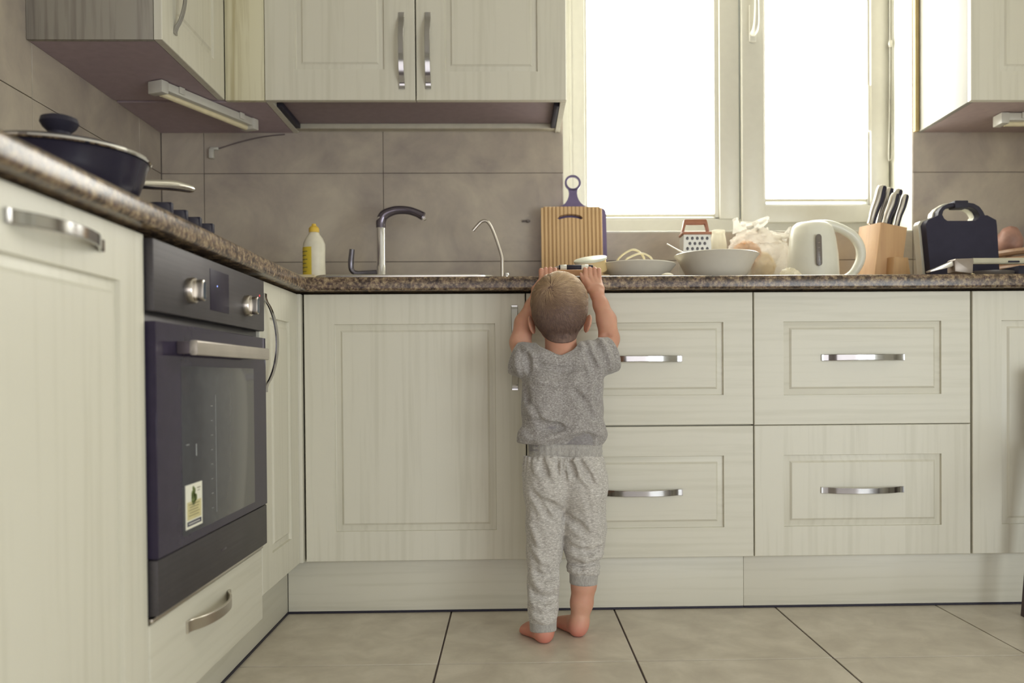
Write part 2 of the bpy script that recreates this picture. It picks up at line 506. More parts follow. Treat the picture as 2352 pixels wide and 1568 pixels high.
def handle_bm(fn, c, vert=False, L=.228, wd=.0175, bow=.027):
    """bowed chrome strap with two flat feet, fn(u, v, w)"""
    prof = []
    for k in range(25):
        s = -1 + 2 * k / 24; a = abs(s)
        w = .0045 if a > .86 else .0045 + bow * (1 - (a / .86) ** 2) ** .75
        prof.append((s * L / 2, w))
    bm = B(); rings = []
    for i, (s, w) in enumerate(prof):
        hw = wd / 2 * (1 - .12 * (1 - abs(s) / (L / 2)))
        th = .0042
        q = []
        for (dv, dw) in ((-hw, -th), (-hw, 0 - .001), (-hw + .001, 0), (hw - .001, 0), (hw, -.001), (hw, -th)):
            u_, v_ = (c[0] + s, c[1] + dv) if not vert else (c[0] + dv, c[1] + s)
            q.append(fn(u_, v_, w + dw))
        rings.append(q)
    ring_loft(bm, rings)
    return bm

def add_front(root, kind, fn, r, mat, handle=None, vert=False, **kw):
    d = obj(kind, front_bm(fn, *r, **kw), mat, root, ang=20)
    if handle: obj('handle', handle_bm(fn, handle, vert), M_HANDLE, d, ang=30)
    return d
FB, FL = MAPY(0), MAPX(0)
ZB, ZT = .154, .876
def carc(root, x0, x1, y0, y1, z0, z1): return boxo('carcass', M_CARC, x0, x1, y0, y1, z0, z1, 0, root)

t = thing('sink_cabinet', 'cream base cabinet with one wide door and an upright chrome handle under the sink', 'cabinet', (.31, .3, .10))
carc(t, .0135, .6105, .0215, .58, ZB + .001, ZT)
add_front(t, 'door', FB, (.0135, .6095, ZB, ZT), M_CABV, (.581, .7285), True)
t = thing('drawer_cabinet', 'cream two-drawer cabinet partly hidden behind the toddler', 'cabinet', (.92, .3, .10))
carc(t, .6125, 1.2310, .0215, .58, ZB + .001, ZT)
add_front(t, 'drawer', FB, (.6125, 1.2305, .5155, ZT), M_CABX, (.9215, .696))
add_front(t, 'drawer', FB, (.6125, 1.2305, ZB, .5120), M_CABX, (.9215, .3325))
t = thing('drawer_cabinet', 'cream two-drawer cabinet in full view right of the toddler, below the kettle', 'cabinet', (1.5325, .3, .10))
carc(t, 1.2335, 1.8320, .0215, .58, ZB + .001, ZT)
add_front(t, 'drawer', FB, (1.2335, 1.8310, .5135, ZT), M_CABX, (1.5325, .696))
add_front(t, 'drawer', FB, (1.2335, 1.8310, ZB, .5120), M_CABV, (1.5300, .334))
t = thing('base_cabinet', 'cream base cabinet with a tall handleless door in the shaded right corner', 'cabinet', (2.13, .3, .10))
carc(t, 1.8365, 2.4340, .0215, .58, ZB + .001, ZT)
add_front(t, 'door', FB, (1.8365, 2.4335, ZB, ZT), M_CABV)

t = thing('narrow_cabinet', 'narrow cream corner cabinet right of the oven with an upright bow handle', 'cabinet', (-.3, -.18, .10))
boxo('carcass', M_CARC, -.58, -.0215, -.352, .02, ZB + .001, ZT, 0, t)
add_front(t, 'door', FL, (-.3535, -.0165, ZB, ZT), M_CABV, (-.318, .733), True)
bm = B(); bx(bm, -.020, .0085, -.0135, .0185, ZB, ZT, .0015); obj('corner_post', bm, M_CABV, t)

t = thing('base_cabinet', 'cream base cabinet left of the oven with a level chrome bow handle', 'cabinet', (-.3, -1.2, .10))
boxo('carcass', M_CARC, -.58, -.0215, -1.457, -.9585, ZB + .001, ZT, 0, t)
add_front(t, 'door', FL, (-1.457, -.9590, .10, ZT), M_CABV, (-1.2085, .8365))

# oven housing with the low drawer, oven on top
OY0, OY1 = -.9555, -.3570
t = thing('oven_cabinet', 'low cream drawer under the built-in oven with a dark bow handle', 'cabinet', (-.3, -.656, .10))
b = B(); bx(b, -.58, -.0215, OY0, OY1, .156, .246, .0005); obj('carcass', b, M_CARC, t)
d = obj('drawer', front_bm(FL, OY0, OY1 + .001, ZB - .052, .262, panel=False), M_CABY, t, ang=20)
obj('handle', handle_bm(FL, (-.696, .2165), False, .226, .0215), M_SATIN, d, ang=30)

ov = thing('oven', 'built-in oven with steel control strip, black glass door and a small paper sticker', 'oven', (-.3, -.656, .264))
b = B(); bx(b, -.57, -.006, OY0 + .006, OY1 - .006, .268, .872, .001); obj('body', b, M_DARKM, ov)
cp = boxo('control_panel', M_OVEN, -.006, .012, OY0 + .0025, OY1 - .0025, .757, .8715, .0025, ov)
b = B(); bx(b, .0085, .0128, -.7045, -.6015, .7785, .8555, .0002); obj('display', b, plain('oven_display', (.030, .024, .040), .45, spec=.12), cp)
b = B(); lathe(b, [(0, 0), (.0016, 0), (.0016, .0008), (0, .001)], (.0128, -.668, .826), 8, Matrix.Rotation(PI / 2, 3, 'Y')); obj('indicator', b, M_LEDB, cp)
b = B(); lathe(b, [(0, 0), (.0025, 0), (.0025, .001), (0, .0012)], (.012, -.395, .8345), 8, Matrix.Rotation(PI / 2, 3, 'Y')); obj('indicator', b, M_LEDR, cp)
M_POST = plain('shade_toned_handle_post', (.11, .09, .10), .5, .4)  # handle steel darkened: the shade on its side is put into the colour
for yk in (-.806, -.493):
    b = B(); RY = Matrix.Rotation(PI / 2, 3, 'Y'); zk = .804
    lathe(b, [(0, 0), (.0225, 0), (.0225, .010), (.0210, .012), (0, .012)], (.012, yk, zk), 32, RY)
    prism(b, rrect(yk - .008, yk + .008, zk - .0185, zk + .0185, .0075), .0235, .0385, .0015, lambda a, dd, bb: V(dd, a, bb))
    kb = obj('knob', b, M_SATIN, cp)
    b = B(); prism(b, rrect(yk - .0055, yk + .0055, zk - .0155, zk + .0155, .005), .0380, .0391, 0, lambda a, dd, bb: V(dd, a, bb))
    obj('knob_inlay', b, plain('knob_blue_inlay', (.05, .075, .11), .25, .4), kb)
dr = boxo('door', M_BGLASS, -.004, .014, OY0 + .0025, OY1 - .0025, .3665, .7415, .0008, ov, 1)
b = B(); bx(b, .0130, .0146, -.853, -.452, .383, .672, .0004); wn = obj('window', b, M_OGLASS, dr)
b = B()
for k in range(8):
    zz = .60 - k * .027
    tube(b, [(.0148, -.716, zz), (.0148, -.708, zz)], .0006, 6)
tube(b, [(.0148, -.690, .62), (.0148, -.690, .40)], .0004, 6)
tube(b, [(.0148, -.790, .515), (.0148, -.790, .536)], .0011, 6); tube(b, [(.0148, -.835, .537), (.0148, -.823, .537)], .0009, 6)
tag(obj('rack_glint', b, plain('pale_glint_metal', (.35, .36, .35), .3), dr), kind='stuff')
b = B()
prism(b, rrect(.690, .7145, .0365, .0495, .003), -.872, -.455, .001, lambda a, dd, bb: V(bb, dd, a))
hob_ = obj('handle', b, M_OVENB, dr)
for y_ in (-.871, -.4694):
    b = B(); bx(b, .0145, .0362, y_, y_ + .0134, .692, .713, .001); obj('handle_post', b, M_POST, dr)
lowp = boxo('lower_strip', M_OVEN, -.004, .013, OY0 + .0025, OY1 - .0025, .276, .3645, .002, ov)
b = B(); bx(b, -.010, .004, OY0 + .0025, OY1 - .0035, .2655, .2720, .001); obj('vent_lip', b, M_SATIN, ov)
b = B(); bx(b, .0125, .0134, -.664, -.634, .3195, .3235, .0001); obj('emblem', b, plain('dark_emblem', (.05, .035, .05), .4), lowp)
# sticker on the oven window: white paper, green picture, cream box with lines, dark footer
sx = .0148
b = B()
bx(b, sx - .0004, sx + .0004, -.842, -.765, .392, .468)
st = obj('sticker', b, plain('sticker_paper', lin(232, 230, 214), .6, var=.01), dr)
def flat(name, m, rects, par=st):
    b = B()
    for (a, c, e, f) in rects: bx(b, sx + .0003, sx + .0007, a, c, e, f)
    return obj(name, b, m, par)
flat('cream_box', plain('sticker_cream', lin(206, 196, 146), .6), [(-.836, -.771, .407, .438)])
flat('footer', plain('sticker_ink', lin(60, 58, 74), .6), [(-.836, -.771, .3965, .4045)])
sx += .0003
flat('printed_lines', plain('sticker_text_ink', lin(126, 116, 84), .6), [(-.829 + .004 * (k % 2), -.780 - .003 * (k % 3), .4325 - k * .0048, .4338 - k * .0048) for k in range(5)] + [(-.790, -.775, .458, .4595), (-.788, -.778, .4535, .4545)])
flat('footer_text', plain('sticker_white_ink', lin(214, 212, 204), .6), [(-.830 + k * .0075, -.8245 + k * .0075, .3995, .4015) for k in range(7)])
b = B()
for (yy, zz, r) in ((-.806, .441, .011), (-.809, .449, .008), (-.803, .455, .006), (-.807, .460, .004), (-.797, .443, .007)):
    lathe(b, [(0, 0), (r, 0), (r, .0004), (0, .0004)], (sx, yy, zz), 10, Matrix.Rotation(PI / 2, 3, 'Y'))
obj('printed_picture', b, plain('sticker_green', lin(104, 118, 62), .6, var=.4, vs=300), st)

# plinths
def plinth(x0, x1, y0, y1, label):
    t = thing('plinth_board', label, 'plinth', ((x0 + x1) / 2, (y0 + y1) / 2, 0), 'plinth boards')
    boxo('board', M_CABX if x1 - x0 > .3 else M_CABY, x0, x1, y0, y1, .006, ZB - .003, .0008, t)
    e = .0025
    boxo('sealing_strip', M_BLACK, x0 - (0 if x1 - x0 > .3 else 0), x1 + (0 if x1 - x0 > .3 else e), y0 - (e if x1 - x0 > .3 else 0), y1, 0.0005, .0055, .0005, t)
plinth(-.049, 1.2150, .05, .066, 'long cream plinth board behind the toddler feet')
plinth(1.2158, 2.45, .05, .066, 'cream plinth board below the right-hand cabinets, butted to the long one')
plinth(-.066, -.05, -1.9, .049, 'cream plinth board running under the oven')

# worktops, rounded front edges
def edge_prof(front, back, z0=.8825, z1=CT):
    r = .012; o = [(back, z0), (back, z1)]
    sgn = 1 if front > back else -1
    for k in range(7):
        a = PI / 2 * k / 6
        o.append((front - sgn * r + sgn * r * math.sin(a), z1 - r + r * math.cos(a)))
    r2 = .007
    for k in range(5):
        a = PI / 2 * k / 4
        o.append((front - sgn * r2 + sgn * r2 * math.cos(a), z0 + r2 - r2 * math.sin(a)))
    return o
b = B(); prism(b, edge_prof(-.03, .603), -.606, 2.451, 0, lambda a, d, c: V(d, a, c))
tag(obj('worktop', b, M_TOP, ang=50), 'brown speckled worktop along the window wall with a rounded edge', 'worktop')
b = B(); prism(b, edge_prof(.03, -.606), -2.0, -.0308, 0, lambda a, d, c: V(a, d, c))
tag(obj('worktop', b, M_TOP, ang=50), 'brown speckled worktop on the oven side, shiny towards the camera', 'worktop')

# ------------------------------------------------------------------ wall cabinets
UZ = 1.483; UT = 2.30
FU = MAPY(.264)
t = thing('wall_cabinet', 'cream double-door wall cabinet over the sink with two upright handles', 'wall cabinet', (.29, .44, UZ))
b = B()
bx(b, -.161, -.143, .285, .603, UZ, UT); bx(b, .727, .7435, .285, .603, UZ, UT)
bx(b, -.143, .727, .590, .603, UZ + .004, UT); bx(b, -.143, .727, .285, .590, UT - .02, UT)
obj('carcass', b, M_CABV, t)
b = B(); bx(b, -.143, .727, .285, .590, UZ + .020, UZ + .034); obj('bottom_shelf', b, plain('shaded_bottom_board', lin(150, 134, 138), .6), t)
b = B(); bx(b, -.143, .727, .562, .5895, UZ + .003, UZ + .0195, .001); obj('back_rail', b, M_CARC, t)
b = B(); bx(b, -.143, .727, .2865, .299, UZ + .008, UZ + .0195, .001); obj('front_rail', b, M_CARC, t)
for x in (-.1425, .7105):
    b = B(); bx(b, x, x + .016, .33, .56, UZ + .002, UZ + .0195, .002); obj('bracket', b, M_BLACK, t)
add_front(t, 'door', FU, (-.1590, .2895, UZ, UT), M_CABV, (.2505, 1.630), True, inset=.092)
add_front(t, 'door', FU, (.2930, .7435, UZ, UT), M_CABV, (.3290, 1.630), True, inset=.086)

t = thing('wall_cabinet', 'cream wall cabinet on the left wall with a wood-grain end panel toned dark as shade', 'wall cabinet', (-.45, .2, UZ))
b = B()
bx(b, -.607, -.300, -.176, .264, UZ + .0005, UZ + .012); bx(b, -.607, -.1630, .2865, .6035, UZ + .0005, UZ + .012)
obj('bottom_board', b, plain('shade_tinted_underside', lin(176, 158, 164), .6), t)  # purple tint of the shadow put into the underside colour
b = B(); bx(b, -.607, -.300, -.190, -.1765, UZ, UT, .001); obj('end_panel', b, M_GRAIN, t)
b = B(); bx(b, -.607, -.300, -.176, .60, UZ + .0125, UT); obj('carcass', b, M_CARC, t)
FUL = MAPX(-.278)
add_front(t, 'door', FUL, (-.1900, .262, UZ, UT), M_CABV, (-.112, 1.640), True, inset=.088)
b = B(); bx(b, -.2775, -.1610, .266, .285, UZ, UT, .001); obj('filler_panel', b, wood_paint('cream_wood_bold', 2, lin(186, 176, 140), lin(214, 208, 178)), t)

t = thing('wall_cabinet', 'cream wall cabinet right of the window with a brightly lit side', 'wall cabinet', (2.3, .44, UZ))
b = B(); bx(b, 1.9792, 1.996, .285, .6035, UZ, UT, .001); obj('side_panel', b, plain('cream_laminate', lin(152, 150, 140), .4, var=.02), t)
b = B(); bx(b, 1.9965, 2.43, .285, .6035, UZ, UZ + .016); obj('bottom_board', b, plain('shade_tinted_underside_right', lin(172, 154, 150), .6), t)  # underside colour carries the shadow tint here too
b = B(); bx(b, 1.9965, 2.43, .285, .6035, UZ + .0165, UT); obj('carcass', b, M_CARC, t)
add_front(t, 'door', FU, (1.9795, 2.42, UZ, UT), M_CABV, inset=.088)

# strip lights under the wall cabinets
def strip_light(label, c, ang, L, z):
    t = thing('strip_light', label, 'lamp', (c[0], c[1], z - .04))
    R_ = Matrix.Rotation(ang, 3, 'Z')
    def T(bm):
        for v in bm.verts: v.co = R_ @ v.co + V(c[0], c[1], z)
        return bm
    b = B(); bx(b, -L / 2, L / 2, -.022, .022, -.026, -.001, .004); bx(b, -L / 2 - .006, -L / 2 + .02, -.026, .026, -.036, -.001, .003); bx(b, L / 2 - .02, L / 2 + .006, -.026, .026, -.036, -.001, .003)
    bx(b, -L / 2 + .06, -L / 2 + .08, -.027, -.022, -.02, -.001, .001); bx(b, L / 2 - .08, L / 2 - .06, -.027, -.022, -.02, -.001, .001)
    obj('housing', T(b), M_WHITE, t)
    b = B(); tube(b, [(-L / 2 + .02, .004, -.030), (L / 2 - .02, .004, -.030)], .0085, 12); obj('tube_lamp', T(b), plain('opal_tube', lin(226, 214, 178), .15), t)
strip_light('white fluorescent strip light under the left wall cabinet', (-.335, .275), math.radians(67), .39, UZ - .0005)
strip_light('white fluorescent strip light under the right wall cabinet', (2.325, .40), 0, .20 * 1.8, UZ - .0006)

b = B(); bx(b, -.443, -.427, .588, .6046, 1.395, 1.428, .003); bx(b, -.440, -.412, .592, .6046, 1.424, 1.434, .003)
tag(obj('cable_clip', b, M_WHITE), 'small white cable clip on the tiles below the left wall cabinet', 'clip')
b = B(); tube(b, [(-.412, .600, 1.430), (-.34, .6, 1.452), (-.26, .601, 1.470), (-.19, .602, 1.4780)], .0022, 6, 3)
tag(obj('lamp_cable', b, plain('grey_cable', lin(110, 98, 96), .6)), 'thin grey cable running up the corner tiles to the wall cabinet', 'cable')

# ------------------------------------------------------------------ hob and pan
hb = thing('gas_hob', 'black gas hob with four stubby control knobs along its front edge', 'hob', (-.29, -.66, CT))
boxo('plate', M_BLACKG, -.56, -.035, -.945, -.385, CT + .0005, CT + .008, .002, hb)
for k in range(4):
    y = -.712 + k * .072
    b = B(); lathe(b, [(0, 0), (.027, 0), (.027, .006), (.0235, .010), (.0215, .0425), (.019, .0455), (0, .0455)], (-.075, y, CT + .008), 24)
    bx(b, -.0985, -.0515, y - .006, y + .006, CT + .035, CT + .0565, .003)
    obj('knob', b, M_BLACK, hb)
for (x, y) in ((-.2, -.82), (-.2, -.52), (-.44, -.82), (-.44, -.52)):
    b = B(); lathe(b, [(0, 0), (.04, 0), (.04, .010), (.028, .016), (0, .016)], (x, y, CT + .008), 20)
    obj('burner', b, M_BLACK, hb)
for x in (-.2, -.44):
    for yy in (-.82, -.52):
        for a in range(4):
            c_, s_ = math.cos(a * PI / 2 + PI / 4), math.sin(a * PI / 2 + PI / 4)
            b = B(); tube(b, [(x + .03 * c_, yy + .03 * s_, CT + .031), (x + .105 * c_, yy + .105 * s_, CT + .031), (x + .105 * c_, yy + .105 * s_, CT + .008)], .0035, 6)
            obj('pan_support', b, M_DARKM, hb)

PX, PY, PZ = -.2, -.82, .9555
p = thing('frying_pan', 'dark frying pan with a shiny metal handle on the hob', 'pan', (PX, PY, PZ))
b = B(); lathe(b, [(0, 0), (.100, 0), (.112, .006), (.124, .022), (.132, .044), (.138, .066), (.1405, .070), (.1385, .0715), (.136, .068), (.128, .040), (.118, .016), (.1, .008), (0, .008)], (PX, PY, PZ), 64)
obj('body', b, M_BLACKG, p)
b = B(); d = V(.13, .263, 0).normalized(); c0 = V(PX, PY, PZ + .058)
tube(b, [c0 + d * .132, c0 + d * .155 + V(0, 0, .004), c0 + d * .19 + V(0, 0, .010), c0 + d * .24 + V(0, 0, .018), c0 + d * .283 + V(0, 0, .020), c0 + d * .296 + V(0, 0, .020)], [.010, .012, .0135, .0145, .011, .003], 16, 5, flat=.72)
obj('handle', b, M_STEEL, p)
l = thing('pan_lid', 'domed pan lid with a bright rim and black knob, lying on the frying pan', 'lid', (PX, PY, PZ + .0718))
b = B(); lathe(b, [(.128, .0), (.1425, 0), (.1445, .0025), (.1425, .0065), (.136, .0085), (.128, .006)], (PX, PY, PZ + .0720), 64); obj('rim', b, M_CHROME, l)
b = B(); lathe(b, [(.136, .004), (.137, .0085), (.125, .014), (.09, .023), (.05, .029), (.0, .031), (0, .027), (.05, .024), (.12, .009)], (PX, PY, PZ + .0720), 64); obj('dome', b, M_BLACKG, l)
b = B(); lathe(b, [(0, .030), (.019, .030), (.0165, .040), (.0175, .048), (.026, .056), (.0305, .064), (.0285, .072), (.018, .076), (0, .077)], (PX, PY, PZ + .0700), 36); obj('knob', b, M_BLACK, l)

# ------------------------------------------------------------------ sink area
s = thing('sink', 'inset stainless sink with a thin bright raised rim beside the tap', 'sink', (.22, .26, CT))
b = B()
X0, X1, Y0, Y1 = .03, .525, .03, .50
ring_loft(b, [[V(x, y, z) for x, y in rrect(X0 + i, X1 - i, Y0 + i, Y1 - i, .04)] for i, z in ((0, CT + .0004), (0, CT + .010), (.003, CT + .0128), (.010, CT + .0128), (.016, CT + .007), (.05, CT + .0045), (.06, CT + .0012))])
obj('rim', b, M_STEEL, s)
b = B(); lathe(b, [(0, 0), (.022, 0), (.020, .003), (0, .004)], (.28, .26, CT + .0013), 20); obj('drain', b, M_DARKM, s)
b = B(); lathe(b, [(0, 0), (.010, 0), (.010, .004), (.007, .006), (.0075, .012), (.005, .0165), (0, .0175)], (.560, .05, CT + .0004), 16)
tag(obj('drain_knob', b, M_CHROME), 'tiny round chrome drain knob on the worktop right of the sink', 'knob')

b = B(); bx(b, -.090, .028, .10, .34, CT + .0004, CT + .016, .005); bx(b, -.080, .018, .11, .33, CT + .012, CT + .0235, .004)
tag(obj('soap_tray', b, plain('beige_tray', lin(206, 192, 156), .5)), 'beige tray under the dish soap bottle in the corner', 'tray')
bz = CT + .0240
t = thing('soap_bottle', 'cloudy white dish soap bottle with yellow cap and label', 'bottle', (-.021, .28, bz))
b = B(); lathe(b, [(0, 0), (.029, 0), (.0325, .004), (.0335, .02), (.0325, .06), (.0335, .104), (.033, .112), (.026, .128), (.0165, .141), (.0150, .146), (0, .146)], (-.021, .28, bz), 32, sy=.8); obj('body', b, M_BOTTLE, t)
b = B(); lathe(b, [(0, .1462), (.0155, .1462), (.0155, .158), (.012, .163), (.0075, .1655), (.006, .172), (0, .172)], (-.021, .28, bz), 24); obj('cap', b, M_YELLOW, t)
b = B()
rings = []
for z in (.012, .10):
    rings.append([V(-.021 + .0345 * math.cos(a), .28 + .0345 * .8 * math.sin(a), bz + z) for a in np.linspace(PI * .98, PI * 1.48, 12)])
ring_loft(b, rings, False, False, closed=False)
lb = obj('label', b, M_YLABEL, t)
b = B()
for k in range(6):
    z = .085 - k * .012
    rr = [[V(-.021 + .0348 * math.cos(a), .28 + .0348 * .8 * math.sin(a), bz + z + dz) for a in np.linspace(PI * 1.10, PI * (1.36 - .04 * (k % 2)), 8)] for dz in (0, .003)]
    ring_loft(b, rr, False, False, closed=False)
obj('label_print', b, plain('label_print_grey', lin(130, 124, 66), .6), lb)

t = thing('kitchen_tap', 'chrome kitchen mixer tap with curved dark spout and side lever', 'tap', (.16, .42, CT + .005))
FX, FYY = .159, .42
b = B(); lathe(b, [(0, .0), (.020, 0), (.020, .004), (.0165, .008), (.0165, .078), (.0155, .082), (.0148, .083), (.0148, .225), (.0148, .235), (0, .236)], (FX, FYY, CT + .0062), 28); obj('column', b, M_CHROME, t)
b = B(); tube(b, [(FX, FYY, 1.128), (FX + .001, FYY, 1.150), (FX + .012, FYY, 1.170), (FX + .045, FYY - .002, 1.183), (FX + .085, FYY - .004, 1.183), (FX + .115, FYY - .006, 1.174), (FX + .136, FYY - .008, 1.163)], [.0152, .0158, .0160, .0138, .0128, .0125, .0135], 18, 5)
sp = obj('spout', b, plain('dark_chrome', (.16, .14, .17), .2, .8), t)
b = B(); lathe(b, [(0, -.003), (.0095, -.003), (.0105, .006), (0, .006)], (FX + .1365, FYY - .009, 1.1575), 16, Matrix.Rotation(math.radians(60), 3, 'Y')); obj('nozzle', b, M_CHROME, sp)
b = B(); tube(b, [(FX - .010, FYY, .986), (FX - .050, FYY, .986), (FX - .080, FYY, .985), (FX - .094, FYY, .995), (FX - .096, FYY, 1.020), (FX - .092, FYY, 1.060)], [.009, .007, .0075, .0085, .0095, .0085], 14, 5)
obj('lever', b, plain('dark_chrome_lever', (.20, .19, .22), .2, .8), t)

t = thing('filter_tap', 'slim steel drinking-water tap with a thin hooked spout', 'tap', (.545, .42, CT))
b = B(); lathe(b, [(0, 0), (.013, 0), (.012, .006), (.0058, .010), (.0058, .108), (0, .108)], (.545, .42, CT + .0005), 20); obj('stem', b, M_SATIN, t)
b = B(); tube(b, [(.5455, .42, 1.025), (.541, .42, 1.045), (.530, .42, 1.080), (.516, .42, 1.118), (.506, .42, 1.138), (.495, .42, 1.149), (.482, .42, 1.148), (.470, .42, 1.138), (.452, .42, 1.118)], [.0050, .0048, .0046, .0044, .0046, .0048, .0050, .0050, .0050], 14, 4); obj('spout', b, M_SATIN, t)
b = B(); lathe(b, [(0, 0), (.005, 0), (.004, .012), (0, .013)], (.632, .600, 1.181), 10, Matrix.Rotation(PI / 2, 3, 'X')); bx(b, .612, .640, .5965, .6046, 1.179, 1.185, .001)
tag(obj('wall_hook', b, plain('grey_hook', lin(112, 102, 96), .5)), 'small grey adhesive hook on the tiles left of the bamboo board', 'hook')

# ------------------------------------------------------------------ chopping boards
def lean(bm, y0, ang):
    R_ = Matrix.Rotation(ang, 4, 'X')
    for v in bm.verts:
        v.co = (R_ @ V(v.co.x, v.co.y, v.co.z - CT - .001).to_4d()).to_3d() + V(0, y0, CT + .001)
    return bm
t = thing('bamboo_board', 'striped bamboo chopping board with a handle slot, leaning on the window wall', 'chopping board', (.775, .5, CT))
A_ = math.radians(-8)
bx0, bx1, top = .6745, .8795, 1.222
slot_c, slot_h = .7725, .0415
def slot_z(x):
    q = abs(x - slot_c) / slot_h
    if q >= 1: return None
    th = .0062 * (math.sqrt(max(0, 1 - ((q - .8) / .2) ** 2)) if q > .8 else 1)
    m = 1.1815 + .0085 * (1 - q * q)
    return m - th, m + th
x_ = bx0; i = 0
while x_ < bx1 - .002:
    w_ = .0086 if i % 2 == 0 else .0046
    a, c = x_, min(bx1, x_ + w_) - .0003
    x_ += w_; pr = 0 if i % 2 == 0 else .0006
    b = B()
    tp = top - (.004 if a < bx0 + .001 or c > bx1 - .004 else 0)
    xs = [a, (a + c) / 2, c]; zs = [slot_z(q) for q in xs]
    if any(zs):
        zs = [z if z else (1.1815, 1.1815) for z in zs]
        prism(b, [(a, CT + .001), (c, CT + .001), (c, zs[2][0]), (xs[1], zs[1][0]), (a, zs[0][0])], pr, .016)
        prism(b, [(a, zs[0][1]), (xs[1], zs[1][1]), (c, zs[2][1]), (c, tp), (a, tp)], pr, .016)
    else:
        bx(b, a, c, pr, .016, CT + .001, tp, .0008, 1)
    obj('strip', lean(b, .50, A_), M_BAMBOO2 if i % 2 else M_BAMBOO1, t)
    i += 1
# thin purple board behind with a ring handle
b = B()
lv = [(CT + .001, .700, .896), (1.19, .700, .8955), (1.205, .700, .8955), (1.212, .7015, .8935), (1.218, .7045, .8895), (1.2225, .711, .881), (1.2245, .735, .836),
      (1.232, .750, .820), (1.240, .759, .811), (1.250, .7655, .8045), (1.262, .770, .800), (1.274, .7715, .7985), (1.284, .7700, .8000), (1.290, .7675, .8025)]
rr = [[V(a, 0, z), V(c, 0, z), V(c, .006, z), V(a, .006, z)] for z, a, c in lv]
ring_loft(b, rr)
rc = (.785, 1.311); rr = []
for k in range(36):
    c_, s_ = math.cos(2 * PI * k / 36), math.sin(2 * PI * k / 36)
    rr.append([V(rc[0] + r * c_, y_, rc[1] + r * s_) for r, y_ in ((.0205, 0), (.0275, 0), (.0275, .006), (.0205, .006))])
ring_loft(b, rr + [rr[0]], False, False)
tag(obj('purple_board', lean(b, .525, A_), M_PURPLE), 'thin purple chopping board with a ring handle behind the bamboo board', 'chopping board')

# ------------------------------------------------------------------ things near the child's hands
b = B(); bx(b, .690, .800, .03, .115, CT + .0005, CT + .0235, .003)
tag(obj('wood_board', b, M_WOODB), 'low wooden board lying flat under the black and white pen', 'board')
t = thing('pen', 'black and white barrel-shaped pen lying level just above the toddler right hand', 'pen', (.75, .06, .945))
RYX = Matrix.Rotation(PI / 2, 3, 'Y')
def barrel(name, m, x0, x1, r0, r1=None):
    b = B(); r1 = r1 or r0
    lathe(b, [(0, 0), (r0 * .9, 0), (r0, .0012), (r1, x1 - x0 - .0012), (r1 * .9, x1 - x0), (0, x1 - x0)], (x0, .06, .9526), 20, RYX)
    return obj(name, b, m, t)
barrel('grip', M_BLACK, .7275, .768, .0078); barrel('collar', M_KETTLE, .7095, .7273, .0082); barrel('band', M_BLACK, .706, .7094, .0075)
barrel('tip', M_SATIN, .6915, .7058, .002, .0055); barrel('cap', M_KETTLE, .7682, .788, .0082); barrel('tail', M_BLACK, .7882, .7885 + .012, .0074)

t = thing('round_tin', 'small round cream tin tilted towards the camera beside the bamboo board', 'tin', (.81, .17, CT))
R_ = Matrix.Rotation(math.radians(-9), 3, 'Y') @ Matrix.Rotation(math.radians(15), 3, 'X')
b = B(); lathe(b, [(0, 0), (.043, 0), (.045, .002), (.0455, .034), (.0, .034)], (.809, .175, CT + .0325), 32, R_); obj('side', b, plain('cream_tin', lin(222, 196, 142), .5), t)
b = B(); lathe(b, [(0, .0342), (.0475, .0342), (.0485, .036), (.0485, .0405), (.0465, .042), (0, .042)], (.809, .175, CT + .0325), 32, R_); obj('lid', b, plain('pale_lid', lin(226, 228, 208), .4), t)
b = B(); bx(b, .765, .855, .115, .235, CT + .0005, CT + .020, .004)
tag(obj('folded_cloth', b, plain('folded_cloth_beige', lin(196, 174, 136), .9)), 'small folded beige cloth under the tilted round tin', 'cloth')

def dish(name, label, c, prof, m=M_CERAM, cat='plate', n=64):
    b = B(); lathe(b, prof, c, n)
    return tag(obj(name, b, m, ang=50), label, cat)
dish('shallow_plate', 'wide shallow white plate with a coiled cable lying in it', (.945, .21, CT + .0005),
     [(0, 0), (.062, 0), (.066, .003), (.085, .018), (.108, .048), (.1155, .0565), (.1145, .0590), (.1105, .0585), (.092, .036), (.07, .016), (.055, .010), (0, .010)])
dish('deep_bowl', 'deep white bowl in front of the grater with a spoon in it', (1.183, .21, CT + .0005),
     [(0, 0), (.055, 0), (.058, .002), (.066, .004), (.080, .014), (.096, .038), (.111, .068), (.122, .082), (.1245, .0850), (.1225, .0868), (.119, .0855), (.104, .066), (.088, .036), (.07, .016), (.05, .010), (0, .010)], cat='bowl')
b = B(); tube(b, [(1.036, .215, 1.0415), (1.065, .213, 1.025), (1.094, .210, 1.009), (1.13, .21, .975), (1.15, .21, .955)], [.004, .0036, .003, .003, .004], 10, 4, flat=.6)
sp = tag(obj('spoon', b, M_SATIN), 'steel spoon handle sticking out over the left rim of the deep bowl', 'spoon')
b = B()
tube(b, [(.905, .225, .936), (.888, .22, .985), (.900, .21, 1.006), (.922, .205, 1.020), (.938, .205, 1.0235), (.955, .21, 1.016), (.968, .215, 1.000), (.975, .22, .97), (.968, .225, .936)], .0033, 8, 5)
tube(b, [(.915, .195, .936), (.908, .18, .985), (.925, .182, 1.000), (.952, .185, 1.009), (.972, .19, 1.006), (.990, .195, .988), (.980, .20, .936)], .0030, 8, 5)
tube(b, [(.925, .225, .936), (.918, .245, .985), (.945, .25, .998), (.965, .245, .996), (.980, .24, .975), (.975, .225, .936)], .0028, 8, 5)
tag(obj('coiled_cable', b, M_CORD), 'cream coloured cable in loose loops standing up from the shallow plate', 'cable')
